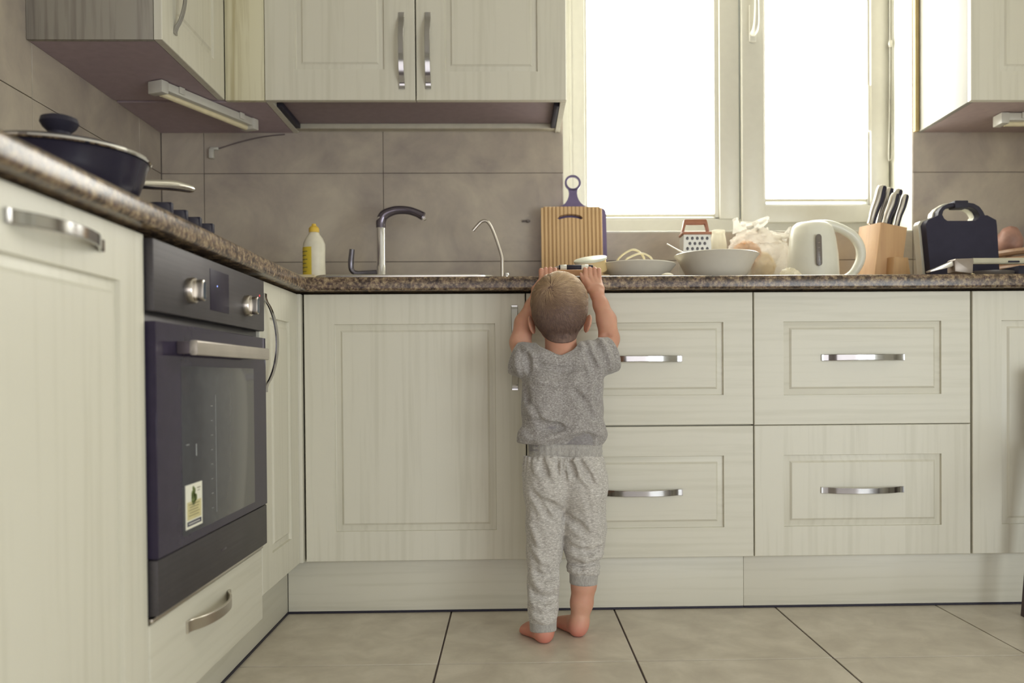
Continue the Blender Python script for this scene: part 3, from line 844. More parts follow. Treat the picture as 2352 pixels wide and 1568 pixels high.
b = B(); lathe(b, [(0, 0), (.018, 0), (.016, .006), (.008, .0095), (0, .0105)], (1.000, .012, CT + .0005), 16, sy=.7)
tag(obj('flour_heap', b, plain('white_flour', lin(232, 226, 204), .95, vs=400)), 'little white heap of flour on the worktop edge before the plate', 'flour', kind='stuff')

# ------------------------------------------------------------------ grater
t = thing('grater', 'box grater with a brown wooden handle behind the deep bowl', 'grater', (1.166, .42, CT))
gz0, gz1 = CT + .0008, 1.098
def gq(s, z):            # tapering square tube
    k = (z - gz0) / (gz1 - gz0); hx = .0490 - .006 * k; hy = .038 - .007 * k
    return [V(1.166 + sx_ * (hx - s), .42 + sy_ * (hy - s), z) for sx_, sy_ in ((-1, -1), (1, -1), (1, 1), (-1, 1))]
b = B(); ring_loft(b, [gq(0, gz0), gq(0, gz1), gq(.0012, gz1), gq(.0012, gz0)], False, False)
for i in range(1): pass
gb = obj('body', b, plain('grater_steel', (.72, .71, .66), .3, .7), t)
rows = 8
for r in range(rows):
    z = 1.086 - r * .0165
    k = (z - gz0) / (gz1 - gz0); y = .42 - (.038 - .007 * k)
    nh = 5 if r % 2 == 0 else 4
    for q in range(nh):
        x = 1.166 + (q - (nh - 1) / 2) * .0158
        b = B(); lathe(b, [(0, -.0012), (.0042, -.0010), (.0046, .0004), (.0030, .0010), (0, .0004)], (x, y - .0005, z), 10, Matrix.Rotation(PI / 2, 3, 'X'), sx=1, sy=1.2)
        obj('hole', b, M_DARKM, gb)
b = B()
c0 = V(1.166, .42, 0)
bx(b, 1.166 - .0468, 1.166 + .0468, .42 - .034, .42 + .034, 1.0985, 1.1075, .003)
hb_ = obj('top_plate', b, M_COPPER, t)
b = B()
prism(b, [(-.0455, 1.1077), (-.0375, 1.1077), (-.0315, 1.138), (-.012, 1.1355), (.012, 1.1355), (.0315, 1.138), (.0375, 1.1077), (.0455, 1.1077), (.0368, 1.148), (.033, 1.1515), (-.033, 1.1515), (-.0368, 1.148)], -.009, .009, .0015, lambda a, d, c: V(1.166 + a, .42 + d, c))
obj('handle', b, M_COPPER, t)

# plastic beaker
def cloudy(name, col, tr=.5, rough=.3):
    q = NT(name).set(rough=rough, base=col)
    tl = q.n('ShaderNodeBsdfTranslucent'); tl.inputs[0].default_value = (*col, 1)
    tp = q.n('ShaderNodeBsdfTransparent')
    m1 = q.n('ShaderNodeMixShader'); m1.inputs[0].default_value = .5
    m2 = q.n('ShaderNodeMixShader'); m2.inputs[0].default_value = tr
    q.l(q.p.outputs[0], m1.inputs[1]); q.l(tl.outputs[0], m1.inputs[2])
    q.l(m1.outputs[0], m2.inputs[1]); q.l(tp.outputs[0], m2.inputs[2]); q.l(m2.outputs[0], q.out.inputs['Surface'])
    return q
b = B(); lathe(b, [(0, 0), (.0300, 0), (.0300, .12), (.0285, .165), (.0235, .196), (.0215, .205), (.0225, .207), (.0225, .216), (.020, .2175), (0, .2175)], (1.272, .545, CT + .0005), 32)
tag(obj('plastic_bottle', b, cloudy('cloudy_plastic', lin(230, 226, 208), .30).m), 'cloudy white plastic bottle between the grater and the bread bag', 'bottle')

# ------------------------------------------------------------------ bread bag
from mathutils import noise as mnoise
def noise_blob(c, r, seed, nu=44, nv=30, amp=.16, folds=7, flatb=True, shape=None, crink=0.0):
    g = np.random.default_rng(seed); ph = g.uniform(0, 2 * PI, 40)
    bm = B(); rings = []
    for i in range(nv):
        t_ = -PI / 2 + PI * (i + .5) / nv
        ring = []
        for k in range(nu):
            a = 2 * PI * k / nu
            d = 1 + amp * (.5 * math.sin(3 * a + 2.2 * math.sin(2 * t_ + ph[0]) + ph[1]) * math.cos(t_) + .35 * math.sin(folds * a + 4 * t_ + ph[2]) + .3 * abs(math.sin(5 * t_ + 3 * math.sin(a + ph[3]) + ph[4])) - .25 * abs(math.sin(4 * a - 5 * t_ + ph[5])))
            x, y, z = math.cos(t_) * math.cos(a) * d, math.cos(t_) * math.sin(a) * d, math.sin(t_) * d
            if crink:
                q = V(x * 3.1 + seed, y * 3.1, z * 2.6); kx = crink * (1 - 2.2 * abs(mnoise.noise(q)) + .9 * (.4 - abs(mnoise.noise(q * 2.3))))
                x, y, z = x * (1 + kx), y * (1 + kx), z * (1 + kx * .6)
            if shape: x, y, z = shape(x, y, z)
            pz = c[2] + z * r[2]
            ring.append(V(c[0] + x * r[0], c[1] + y * r[1], max(pz, CT + .001) if flatb else pz))
        rings.append(ring)
    ring_loft(bm, rings)
    return bm
t = thing('bread_bag', 'crumpled clear plastic bag of bread between the bowl and the kettle', 'bag', (1.355, .36, CT))
def bagshape(x, y, z):
    if z > .55: x *= 1.0 + .25 * (z - .55); y *= .8
    return x, y, z
bagm = cloudy('crinkled_clear_bag', lin(236, 232, 222), .52, .2)
bagm.bump(bagm.noise(bagm.coord(), 60, 5, .7, .6), .9, .01)
obj('bag', noise_blob((1.380, .450, 1.02), (.093, .048, .098), 4, 120, 80, .14, 7, shape=bagshape, crink=.13), bagm.m, t)
# gathered neck and corners of the bag
for (p0, p1, w_) in (((1.290, .35, 1.10), (1.276, .34, 1.142), .016), ((1.30, .36, 1.12), (1.345, .35, 1.128), .012), ((1.34, .35, 1.115), (1.385, .345, 1.143), .016), ((1.40, .35, 1.085), (1.455, .34, 1.088), .013), ((1.43, .35, 1.075), (1.452, .34, 1.112), .010), ((1.42, .35, .99), (1.455, .33, 1.03), .013)):
    p0, p1 = V(*p0), V(*p1); d = (p1 - p0); s_ = d.cross(V(0, 1, 0)).normalized() * w_
    rr = []
    for k in range(7):
        f = k / 6; q = p0 + d * f; wv = s_ * (1.2 - .7 * f); yo = V(0, .006 * math.sin(5 * f + w_ * 900), 0)
        rr.append([q + wv + yo, q + wv * .4 - yo + V(0, -.006, 0), q - wv * .3 + yo, q - wv - yo, q - wv * .3 + yo + V(0, .004, 0), q + wv * .4 - yo + V(0, .004, 0)])
    for r_ in rr:
        for v_ in r_: v_.x = .5703 + (v_.x - .5703) * 1.035; v_.y += .10; v_.z = .649 + (v_.z - .649) * 1.035
    b = B(); ring_loft(b, rr); obj('bag_fold', b, bagm.m, t)
breadm = plain('bread_crust', lin(214, 156, 96), .8, var=.3, vs=25)
b = noise_blob((1.340, .45, 1.04), (.050, .034, .045), 9, 28, 18, .10, 3); obj('loaf', b, breadm, t)
b = noise_blob((1.392, .45, 1.00), (.040, .034, .050), 12, 28, 18, .10, 3); obj('loaf', b, plain('pale_bread', lin(222, 196, 142), .8, var=.2, vs=25), t)
b = noise_blob((1.372, .12, CT + .015), (.030, .02, .020), 21, 26, 16, .3, 5)
tag(obj('crumpled_wrapper', b, cloudy('pale_wrapper', lin(238, 232, 210), .25).m), 'little crumpled pale wrapper at the foot of the kettle', 'wrapper')

# ------------------------------------------------------------------ kettle
t = thing('kettle', 'white plastic electric kettle with a grey water gauge and big loop handle', 'kettle', (1.52, .31, CT))
KX, KY = 1.508, .31
b = B(); lathe(b, [(0, 0), (.083, 0), (.085, .003), (.085, .014), (.083, .017), (0, .017)], (KX, KY, CT + .0005), 48); obj('power_base', b, M_KETTLE, t)
b = B()
prof = [(.0, .0185), (.074, .0185), (.0785, .022), (.0785, .05), (.0755, .10), (.070, .150), (.064, .178), (.058, .190), (.045, .198), (.02, .201), (0, .202)]
rings = []
for r, h in prof:
    ring = []
    for k in range(48):
        a = 2 * PI * k / 48
        x = r * math.cos(a); y = r * .92 * math.sin(a)
        f = max(0, (h - .12) / .08)
        if x < 0: x *= 1 - .10 * f
        sp_ = max(0, math.cos(a - PI)) ** 10 * .006 * f
        ring.append(V(KX - .004 * f + x - sp_, KY + y, CT + .0005 + h))
    rings.append(ring)
ring_loft(b, rings); obj('body', b, M_KETTLE, t)
b = B()                                     # loop handle leaving the lid and coming down to the foot
tube(b, [(KX - .035, KY, 1.112), (KX + .005, KY, 1.1155), (KX + .045, KY, 1.115), (KX + .085, KY, 1.103), (KX + .125, KY, 1.079), (KX + .146, KY, 1.048), (KX + .150, KY, 1.015), (KX + .140, KY, .985), (KX + .118, KY, .957), (KX + .085, KY, .942), (KX + .066, KY, .940)],
     [.008, .0125, .0135, .014, .0145, .0145, .0145, .014, .013, .011, .008], 16, 5, flat=1.0)
obj('handle', b, M_KETTLE, t)
b = B()
prism(b, rrect(KX - .0168, KX - .0002, .977, 1.073, .0082), 0, .006, .001, lambda a, d, c: V(a, KY - .0770 + (c - .977) * .058 - .003 + d, c))
gw = obj('gauge', b, plain('grey_gauge', lin(112, 104, 96), .3), t)
b = B()
for k in range(5):
    bx(b, KX - .0125, KX - .0055, KY - .0810 + .0 + (k * .0145 + .012) * .058, KY - .079 + (k * .0145 + .012) * .058, .988 + k * .0145, .9895 + k * .0145)
obj('gauge_marks', b, plain('gauge_mark_grey', lin(146, 136, 126), .5), gw)

# ------------------------------------------------------------------ knife block
t = thing('knife_block', 'light beech knife block leaning right with a wedge at its foot', 'knife block', (1.755, .40, CT))
RB = Matrix.Rotation(math.radians(20), 3, 'Z'); KC = V(1.752, .40, 0)
def turn(bm):
    for v in bm.verts: v.co = RB @ (v.co - KC) + KC
    return bm
b = B()
q = [(1.685, CT + .0006), (1.793, CT + .0006), (1.826, 1.117), (1.718, 1.1275)]
prism(b, q, .352, .448, .003); turn(b)
obj('body', b, M_BLOCK, t)
b = B(); prism(b, [(1.733, CT + .0006), (1.815, CT + .0006), (1.798, 1.016), (1.742, 1.016)], .322, .3515, .0015); turn(b); obj('wedge', b, M_BLOCKE, t)
def knife(base, tip, r, label):
    k = thing('kitchen_knife', label, 'knife', base, 'knives in the block')
    p0, p1 = V(*base), V(*tip); d = p1 - p0
    sd = V(d.z, 0, -d.x).normalized()
    P_ = [p0, p0 + d * .12, p0 + d * .35, p0 + d * .62 + sd * .003, p0 + d * .85 + sd * .003, p0 + d * .97 + sd * .004, p1 + sd * .003]
    b = B(); tube(b, P_, [r * .78, r * .72, r * .82, r * .95, r, r * .85, r * .3], 16, 4, up=(0, 1, 0)); hd_ = obj('handle', b, M_BLACKG, k)
    b = B(); P2 = [q_ - sd * r * .42 - V(0, .004, 0) for q_ in P_]
    tube(b, P2, [r * .62, r * .58, r * .66, r * .74, r * .74, r * .6, r * .2], 14, 4, up=(0, 1, 0)); obj('steel_spine', b, M_SATIN, k)
    b = B(); u_ = d.normalized(); e = p0 - u_ * .0005
    bx(b, e.x - .0085, e.x + .0085, e.y - .0035, e.y + .0035, e.z - .004, e.z + .006, .001); obj('bolster', b, M_STEEL, k)
    return k
knife((1.732, .405, 1.130), (1.766, .405, 1.256), .0155, 'steel and black knife at the left end of the knife block')
knife((1.7700, .385, 1.1285), (1.800, .385, 1.226), .0145, 'steel and black knife second from the left in the front row of the block')
knife((1.768, .432, 1.1285), (1.802, .432, 1.254), .0150, 'steel and black knife in the middle of the back row of the block')
knife((1.802, .442, 1.127), (1.836, .442, 1.252), .0150, 'steel and black knife right of the middle in the back row')
knife((1.811, .400, 1.1235), (1.838, .400, 1.226), .0125, 'short steel and black knife at the right end of the knife block')

# ------------------------------------------------------------------ sandwich press standing on its hinge, steel thing in front, basket
t = thing('sandwich_press', 'black and white sandwich press standing upright with a loop handle', 'sandwich press', (1.98, .34, CT))
cx = 1.978
def pressout(gr, z0, z1, zr):
    return [(1.889 - gr, z0), (2.101 + gr * .4, z0), (2.098 + gr * .4, z0 + .05), (2.0905 + gr * .5, z1 - .018), (2.088 + gr * .5, z1), (2.060, zr), (2.038, zr), (2.033, zr - .010), (2.023, zr - .017), (1.934, zr - .017), (1.924, zr - .010), (1.919, zr), (1.905, zr), (1.873 - gr, z1 + .001), (1.8655 - gr, z1 - .012), (1.868 - gr, z1 - .03), (1.880 - gr, z0 + .045)]
b = B(); prism(b, pressout(0, CT + .004, 1.128, 1.143), .318, .352, 0); obj('black_plate', b, plain('matt_black_plate', (.036, .033, .053), .6, spec=.15), t)
b = B(); prism(b, pressout(.0075, CT + .001, 1.131, 1.1445), .3525, .388, 0); obj('white_shell', b, M_KETTLE, t)
def loop(y0, y1, grow, m, name):
    b = B()
    o_ = [(1.9065 - grow, 1.142), (1.910 - grow, 1.158), (1.922 - grow, 1.172), (1.940, 1.181 + grow), (1.965, 1.184 + grow), (1.998, 1.184 + grow), (2.020, 1.181 + grow), (2.038 + grow, 1.171), (2.049 + grow, 1.157), (2.056 + grow, 1.142)]
    i_ = [(2.037, 1.136), (2.036, 1.147), (2.029, 1.159), (2.018, 1.167), (2.002, 1.1705), (1.952, 1.1705), (1.934, 1.167), (1.924, 1.158), (1.921, 1.147), (1.9205, 1.136)]
    n_ = 10; rr = []
    for k in range(n_):
        a, c = o_[k], i_[n_ - 1 - k]
        rr.append([V(a[0], y0, a[1]), V(a[0], y1, a[1]), V(c[0], y1, c[1]), V(c[0], y0, c[1])])
    ring_loft(b, rr); bmesh.ops.bevel(b, geom=[e for e in b.edges], offset=.0012, segments=1, affect='EDGES', clamp_overlap=True)
    return obj(name, b, m, t)
loop(.322, .352, 0, M_BLACK, 'handle'); loop(.3525, .382, .005, M_KETTLE, 'shell_handle')
b = B(); bx(b, 1.957, 2.000, .316, .356, 1.166, 1.1895, .003); obj('latch', b, M_BLACK, t)
t = thing('flat_utensil', 'flat steel utensil with a stepped handle and round disc before the sandwich press', 'utensil', (1.93, .14, CT))
b = B(); prism(b, [(1.781, .9475), (1.784, .9435), (1.845, .958), (1.852, .962), (1.850, .9755), (1.846, .9725)], .125, .150, .0015); obj('handle', b, M_SATIN, t)
b = B(); prism(b, [(1.8525, .944), (1.905, .938), (1.907, .9825), (1.855, .981), (1.8515, .977)], .12, .165, .003); obj('neck', b, plain('grey_neck', lin(150, 138, 126), .35, .3), t)
b = B(); lathe(b, [(0, 0), (.045, 0), (.066, .006), (.076, .018), (.078, .028), (0, .028)], (1.985, .20, CT + .0008), 40); obj('disc', b, plain('grey_disc', lin(112, 106, 100), .35, .4), t)
b = B(); ring_loft(b, [[V(x, y, z) for x, y in ((1.9075, .128), (2.09, .128), (2.09, .150), (1.9075, .150))] for z in (.968, .984)]); bmesh.ops.bevel(b, geom=list(b.edges), offset=.003, segments=2, affect='EDGES'); obj('top_frame', b, plain('cream_frame', lin(188, 182, 156), .5), t)
b = B(); bx(b, 2.012, 2.045, .1255, .1285, .970, .9755, .0008); obj('clip', b, M_BLACK, t)
b = B(); bx(b, 2.062, 2.20, .16, .25, CT + .001, .966, .003); obj('end_block', b, M_BLACK, t)
b = B(); lathe(b, [(0, 0), (.007, 0), (.006, .004), (0, .006)], (1.795 + .053, .02, CT + .0005), 10); tag(obj('crumb', b, plain('bread_crumb', lin(226, 210, 160), .9)), 'pale crumb on the worktop edge before the flat steel utensil', 'crumb')

t = thing('wicker_basket', 'brown wicker basket cut by the right picture edge behind the sandwich press', 'basket', (2.29, .47, CT))
b = B(); lathe(b, [(0, 0), (.115, 0), (.120, .02), (.1225, .06), (.126, .105), (.122, .105), (.116, .06), (.112, .012), (0, .012)], (2.295, .465, CT + .0008), 36); bs = obj('body', b, M_WICKER, t)
for k in range(5):
    b = B(); z = .022 + k * .0245
    tube(b, [(2.295 + (.1225 + .001 * k) * math.cos(a), .465 + (.1225 + .001 * k) * math.sin(a), CT + z) for a in np.linspace(0, 2 * PI, 41)], .0095 if k < 4 else .011, 8); obj('band', b, M_WICKER, bs)
b = noise_blob((2.212, .455, 1.083), (.040, .04, .048), 31, 32, 22, .10, 4, flatb=False)
tag(obj('onion', b, plain('onion_skin', lin(168, 128, 112), .5, var=.28, vs=22)), 'brownish orange onion on the basket beside the sandwich press', 'onion')
b = noise_blob((2.318, .44, 1.040), (.035, .03, .028), 33, 24, 16, .10, 4, flatb=False)
tag(obj('dark_fruit', b, M_BLACK), 'small dark fruit in the basket at the picture edge', 'fruit')

# chair at the right picture edge, only a front leg reaches into the picture
t = thing('chair', 'dark brown chair at the right picture edge, only one leg showing', 'chair', (2.12, -.29, 0))
for (x, y) in ((1.9395, -.075), (2.42, -.075), (1.9395, -.50), (2.42, -.50)):
    b = B(); prism(b, [(x - .009, 0.0005), (x + .009, .0005), (x + .052, .44), (x + .026, .44)] if x < 2.2 else [(x - .009, 0.0005), (x + .009, .0005), (x - .026, .44), (x - .052, .44)], y - .012, y + .012, .002); obj('leg', b, M_CHAIR, t)
boxo('seat', M_CHAIR, 1.972, 2.40, -.52, -.06, .4405, .470, .006, t)
for x in (2.375,):
    for y in (-.10, -.48): pass
b = B(); bx(b, 1.980, 2.392, -.098, -.078, .4705, .665, .004); obj('backrest', b, M_CHAIR, t)

# ------------------------------------------------------------------ the child: smooth-blended distance fields turned into closed meshes
class SDF:
    def __init__(s, lo, hi, h):
        s.lo = np.array(lo, np.float32); s.h = h
        s.n = np.ceil((np.array(hi) - lo) / h).astype(int) + 1
        s.d = np.full(s.n, .03, np.float32)
    def win(s, lo, hi):
        a = np.clip(np.floor((np.array(lo) - s.lo) / s.h).astype(int), 0, s.n); b = np.clip(np.ceil((np.array(hi) - s.lo) / s.h).astype(int) + 1, 0, s.n)
        sl = tuple(slice(i, j) for i, j in zip(a, b))
        ax = [s.lo[i] + s.h * np.arange(a[i], b[i], dtype=np.float32) for i in range(3)]
        return sl, (ax[0][:, None, None], ax[1][None, :, None], ax[2][None, None, :])
    def comb(s, sl, d, k, op):
        c = s.d[sl]
        if c.size == 0: return
        if op == 'sub':
            d = -d; hh = np.clip(.5 - .5 * (d - c) / k, 0, 1); s.d[sl] = c + (d - c) * (1 - hh) + k * hh * (1 - hh) if False else np.maximum(c, d) + np.maximum(k - np.abs(c - d), 0) ** 2 / (4 * k)
        else:
            s.d[sl] = np.minimum(c, d) - np.maximum(k - np.abs(c - d), 0) ** 2 / (4 * k)
    def cone(s, a, b, ra, rb, k=.012, op='add'):
        a = np.array(a, np.float32); b = np.array(b, np.float32); m = k + .012
        R_ = max(ra, rb) + m
        sl, (x, y, z) = s.win(np.minimum(a, b) - R_, np.maximum(a, b) + R_)
        v = b - a; L2 = float(v @ v) or 1e-9
        t = np.clip(((x - a[0]) * v[0] + (y - a[1]) * v[1] + (z - a[2]) * v[2]) / L2, 0, 1)
        d = np.sqrt((x - a[0] - t * v[0]) ** 2 + (y - a[1] - t * v[1]) ** 2 + (z - a[2] - t * v[2]) ** 2) - (ra + (rb - ra) * t)
        s.comb(sl, d, k, op); return s
    def chain(s, pts, rs, k=.012, op='add'):
        for i in range(len(pts) - 1): s.cone(pts[i], pts[i + 1], rs[i], rs[i + 1], k, op)
        return s
    def ell(s, c, r, k=.012, op='add', rot=None):
        c = np.array(c, np.float32); r = np.array(r, np.float32); m = k + .012
        R_ = (r if rot is None else np.full(3, r.max())) + m
        sl, (x, y, z) = s.win(c - R_, c + R_)
        X, Y_, Z = x - c[0], y - c[1], z - c[2]
        if rot is not None:
            q = np.array(rot.transposed())
            X, Y_, Z = q[0, 0] * X + q[0, 1] * Y_ + q[0, 2] * Z, q[1, 0] * X + q[1, 1] * Y_ + q[1, 2] * Z, q[2, 0] * X + q[2, 1] * Y_ + q[2, 2] * Z
        k0 = np.sqrt((X / r[0]) ** 2 + (Y_ / r[1]) ** 2 + (Z / r[2]) ** 2); k1 = np.sqrt((X / r[0] ** 2) ** 2 + (Y_ / r[1] ** 2) ** 2 + (Z / r[2] ** 2) ** 2)
        s.comb(sl, k0 * (k0 - 1) / np.maximum(k1, 1e-4), k, op); return s
    def plane(s, p, nrm, lo=None, hi=None, k=.004):
        """cut away the side the normal points to, inside an optional box"""
        lo = s.lo if lo is None else lo; hi = s.lo + s.h * s.n if hi is None else hi
        sl, (x, y, z) = s.win(lo, hi); nrm = np.array(nrm, np.float32); nrm /= np.linalg.norm(nrm)
        d = (x - p[0]) * nrm[0] + (y - p[1]) * nrm[1] + (z - p[2]) * nrm[2]
        c = s.d[sl]; s.d[sl] = np.maximum(c, d) + np.maximum(k - np.abs(c - d), 0) ** 2 / (4 * k)
        return s
    def fold(s, pts, r, k=.010, op='add', dep=None):
        """a ridge or crease that follows the back surface; pts use x and z only"""
        P_ = [np.array(p) for p in pts]; fine = []
        for a, b in zip(P_, P_[1:]):
            fine += [a + (b - a) * i / 5 for i in range(5)]
        fine.append(P_[-1]); out = []; dep = (.35 * r if op == 'add' else -.35 * r) if dep is None else dep
        for i, q in enumerate(fine):
            ix = int(round((q[0] - s.lo[0]) / s.h)); iz = int(round((q[2] - s.lo[2]) / s.h))
            if not (0 <= ix < s.n[0] and 0 <= iz < s.n[2]): continue
            col = s.d[ix, :, iz]; j = int(np.argmax(col < 0))
            if col[j] >= 0 or j == 0: continue
            y = s.lo[1] + s.h * (j - col[j] / (col[j] - col[j - 1] + 1e-9) if False else j)
            f = i / (len(fine) - 1); out.append(((q[0], y + dep, q[2]), r * (.45 + .55 * math.sin(PI * min(1, max(0, f * .9 + .05))))))
        if len(out) > 1: s.chain([o[0] for o in out], [o[1] for o in out], k, op)
        return s
    def grid(s):
        return [s.lo[i] + s.h * np.arange(s.n[i], dtype=np.float32).reshape([-1 if j == i else 1 for j in range(3)]) for i in range(3)]
    def mesh(s, name, smooth=2):
        d = s.d; nx, ny, nz = d.shape
        neg = d < 0
        off = [(i, j, k) for i in (0, 1) for j in (0, 1) for k in (0, 1)]
        cnt = np.zeros((nx - 1, ny - 1, nz - 1), np.uint8)
        for i, j, k in off: cnt += neg[i:nx - 1 + i, j:ny - 1 + j, k:nz - 1 + k]
        act = (cnt > 0) & (cnt < 8); I, J, K = np.nonzero(act)
        idx = np.full(act.shape, -1, np.int64); idx[I, J, K] = np.arange(len(I))
        acc = np.zeros((len(I), 3)); num = np.zeros(len(I))
        for a in off:
            for ax in range(3):
                if a[ax]: continue
                b = list(a); b[ax] = 1
                da = d[I + a[0], J + a[1], K + a[2]]; db = d[I + b[0], J + b[1], K + b[2]]
                m = (da < 0) != (db < 0)
                t = np.where(m, da / np.where(m, da - db, 1), 0)
                p = np.tile(np.array(a, float), (len(I), 1)); p[:, ax] += t
                acc[m] += p[m]; num[m] += 1
        co = (np.stack([I, J, K], 1) + acc / num[:, None]) * s.h + s.lo
        quads = []
        for ax in range(3):
            u, v = [(1, 2), (2, 0), (0, 1)][ax]
            sl0 = [slice(1, None)] * 3; sl0[ax] = slice(0, -1)
            A = neg[tuple(slice(1 if q != ax else 0, (nx, ny, nz)[q] - 1) for q in range(3))]
            Bq = neg[tuple(slice(1, (nx, ny, nz)[q] - (1 if q != ax else 0)) for q in range(3))]
            c = np.array(np.nonzero(A != Bq)).T
            if not len(c): continue
            base = c.copy(); 
            for q in range(3):
                if q != ax: base[:, q] += 1
            inside = neg[base[:, 0], base[:, 1], base[:, 2]]
            def cell(du, dv):
                e = base.copy(); e[:, u] -= du; e[:, v] -= dv
                return idx[e[:, 0], e[:, 1], e[:, 2]]
            q4 = np.stack([cell(1, 1), cell(0, 1), cell(0, 0), cell(1, 0)], 1)
            q4[~inside] = q4[~inside][:, ::-1]
            quads.append(q4)
        F = np.concatenate(quads); F = F[(F >= 0).all(1)]
        E_ = np.concatenate([F[:, [0, 1]], F[:, [1, 2]], F[:, [2, 3]], F[:, [3, 0]]])
        for it in range(smooth):
            sm = np.zeros_like(co); c2 = np.zeros(len(co))
            for q in range(3):
                sm[:, q] = np.bincount(E_[:, 0], co[E_[:, 1], q], len(co)) + np.bincount(E_[:, 1], co[E_[:, 0], q], len(co))
            c2 = np.bincount(E_[:, 0], minlength=len(co)) + np.bincount(E_[:, 1], minlength=len(co))
            co += (.5 if it % 2 == 0 else -.52 if smooth > 3 else .3) * (sm / np.maximum(c2, 1)[:, None] - co)
        me = bpy.data.meshes.new(name)
        me.vertices.add(len(co)); me.vertices.foreach_set('co', co.astype(np.float32).ravel())
        me.loops.add(F.size); me.loops.foreach_set('vertex_index', F.ravel().astype(np.int32))
        me.polygons.add(len(F)); me.polygons.foreach_set('loop_start', np.arange(0, F.size, 4, dtype=np.int32))
        me.polygons.foreach_set('use_smooth', np.ones(len(F), bool))
        me.update(calc_edges=True); me.validate()
        return me

def skin_mat():
    t = NT('child_skin').set(rough=.5, sss=.30, spec=.35)
    t.p.inputs['Subsurface Radius'].default_value = (1.0, .25, .12); t.p.inputs['Subsurface Scale'].default_value = .006
    f = t.noise(t.coord(), 16, 3)
    base = t.ramp(f, [(.3, lin(196, 144, 120)), (.7, lin(210, 162, 138))])
    # soles, heels and finger tips are redder
    sep = t.n('ShaderNodeSeparateXYZ'); t.l(t.coord(world=True), sep.inputs[0])
    mr = t.n('ShaderNodeMapRange'); mr.inputs[1].default_value = .0; mr.inputs[2].default_value = .05; mr.inputs[3].default_value = .75; mr.inputs[4].default_value = 0
    t.l(sep.outputs[2], mr.inputs[0])
    mx = t.n('ShaderNodeMix', data_type='RGBA'); t.l(mr.outputs[0], mx.inputs[0]); t.l(base, mx.inputs[6]); mx.inputs[7].default_value = (*lin(204, 116, 104), 1)
    t.l(mx.outputs[2], t.p.inputs['Base Color']); return t.m
M_SKIN = skin_mat()
def knit(name, c0, c1, c2, scale, stretch, rough=.95):
    t = NT(name).set(rough=rough, sheen=.25, spec=.15)
    f = t.noise(t.coord(stretch), scale, 6, .76, .35)
    t.l(t.ramp(f, [(.34, c0), (.5, c1), (.64, c2)]), t.p.inputs['Base Color'])
    t.bump(t.noise(t.coord(stretch), scale * 1.6, 4, .7), .35, .0015); return t.m
M_SHIRT = knit('heather_grey_jersey', lin(126, 120, 117), lin(154, 149, 145), lin(190, 186, 183), 210, (1, 1, 1.6))
M_PANTS = knit('pale_melange_fleece', lin(152, 146, 140), lin(186, 181, 174), lin(220, 216, 210), 190, (.75, .75, 2.2))
M_RIB = knit('grey_rib_cuff', lin(150, 145, 140), lin(168, 164, 158), lin(184, 180, 174), 220, (1.6, 1.6, .5))

kid = thing('person', 'toddler with short blond hair, grey T-shirt and joggers, barefoot, reaching onto the worktop', 'person', (.68, -.2, 0))

HC = (0.6942, -0.1550, 0.8308)
bd = SDF((.49, -.31, -.006), (.85, .055, .955), .0022)
bd.cone((0.6687, -0.1900, 0.4379), (0.6659, -0.1880, 0.6332), .044, .043, .02); bd.cone((0.7361, -0.1900, 0.4373), (0.7354, -0.1880, 0.6326), .044, .043, .02)
bd.cone((0.6424, -0.1850, 0.6637), (0.7620, -0.1850, 0.6672), .029, .029, .015)
bd.cone((0.6968, -0.1850, 0.6818), (0.6956, -0.1600, 0.7700), .0415, .0385, .014)
# head: cranium, back of the head, jaw, cheeks, nose, brow, mouth
bd.ell(HC, (.0690, .0760, .0790), .01)
bd.ell((0.6925, -0.1800, 0.8048), (.0620, .052, .0600), .015)
bd.ell((0.6966, -0.1250, 0.7754), (.0500, .048, .0420), .02)
bd.ell((0.6711, -0.0980, 0.7817), (.020, .018, .02), .015); bd.ell((0.7231, -0.0980, 0.7813), (.020, .018, .02), .015)
bd.cone((0.6993, -0.0830, 0.8051), (0.6998, -0.0720, 0.7899), .006, .0085, .008)
bd.cone((0.6876, -0.0820, 0.7632), (0.7104, -0.0820, 0.7630), .006, .006, .008)
bd.ell((0.6746, -0.0760, 0.8092), (.013, .012, .009), .008, 'sub'); bd.ell((0.7248, -0.0760, 0.8089), (.013, .012, .009), .008, 'sub')
# ears
for (c, sg) in (((0.7658, -0.1520, 0.7833), 1), ((0.6234, -0.1520, 0.7809), -1)):
    er = Matrix.Rotation(sg * math.radians(24), 3, 'Z') @ Matrix.Rotation(sg * math.radians(14), 3, 'Y')
    bd.ell(c, (.0058, .0165, .0245), .006, rot=er)
    c2 = (c[0] - sg * .0005, c[1] - .003, c[2]); bd.ell((c[0] + sg * .006, c[1] + .004, c[2] + .002), (.005, .010, .016), .003, 'sub', rot=er)
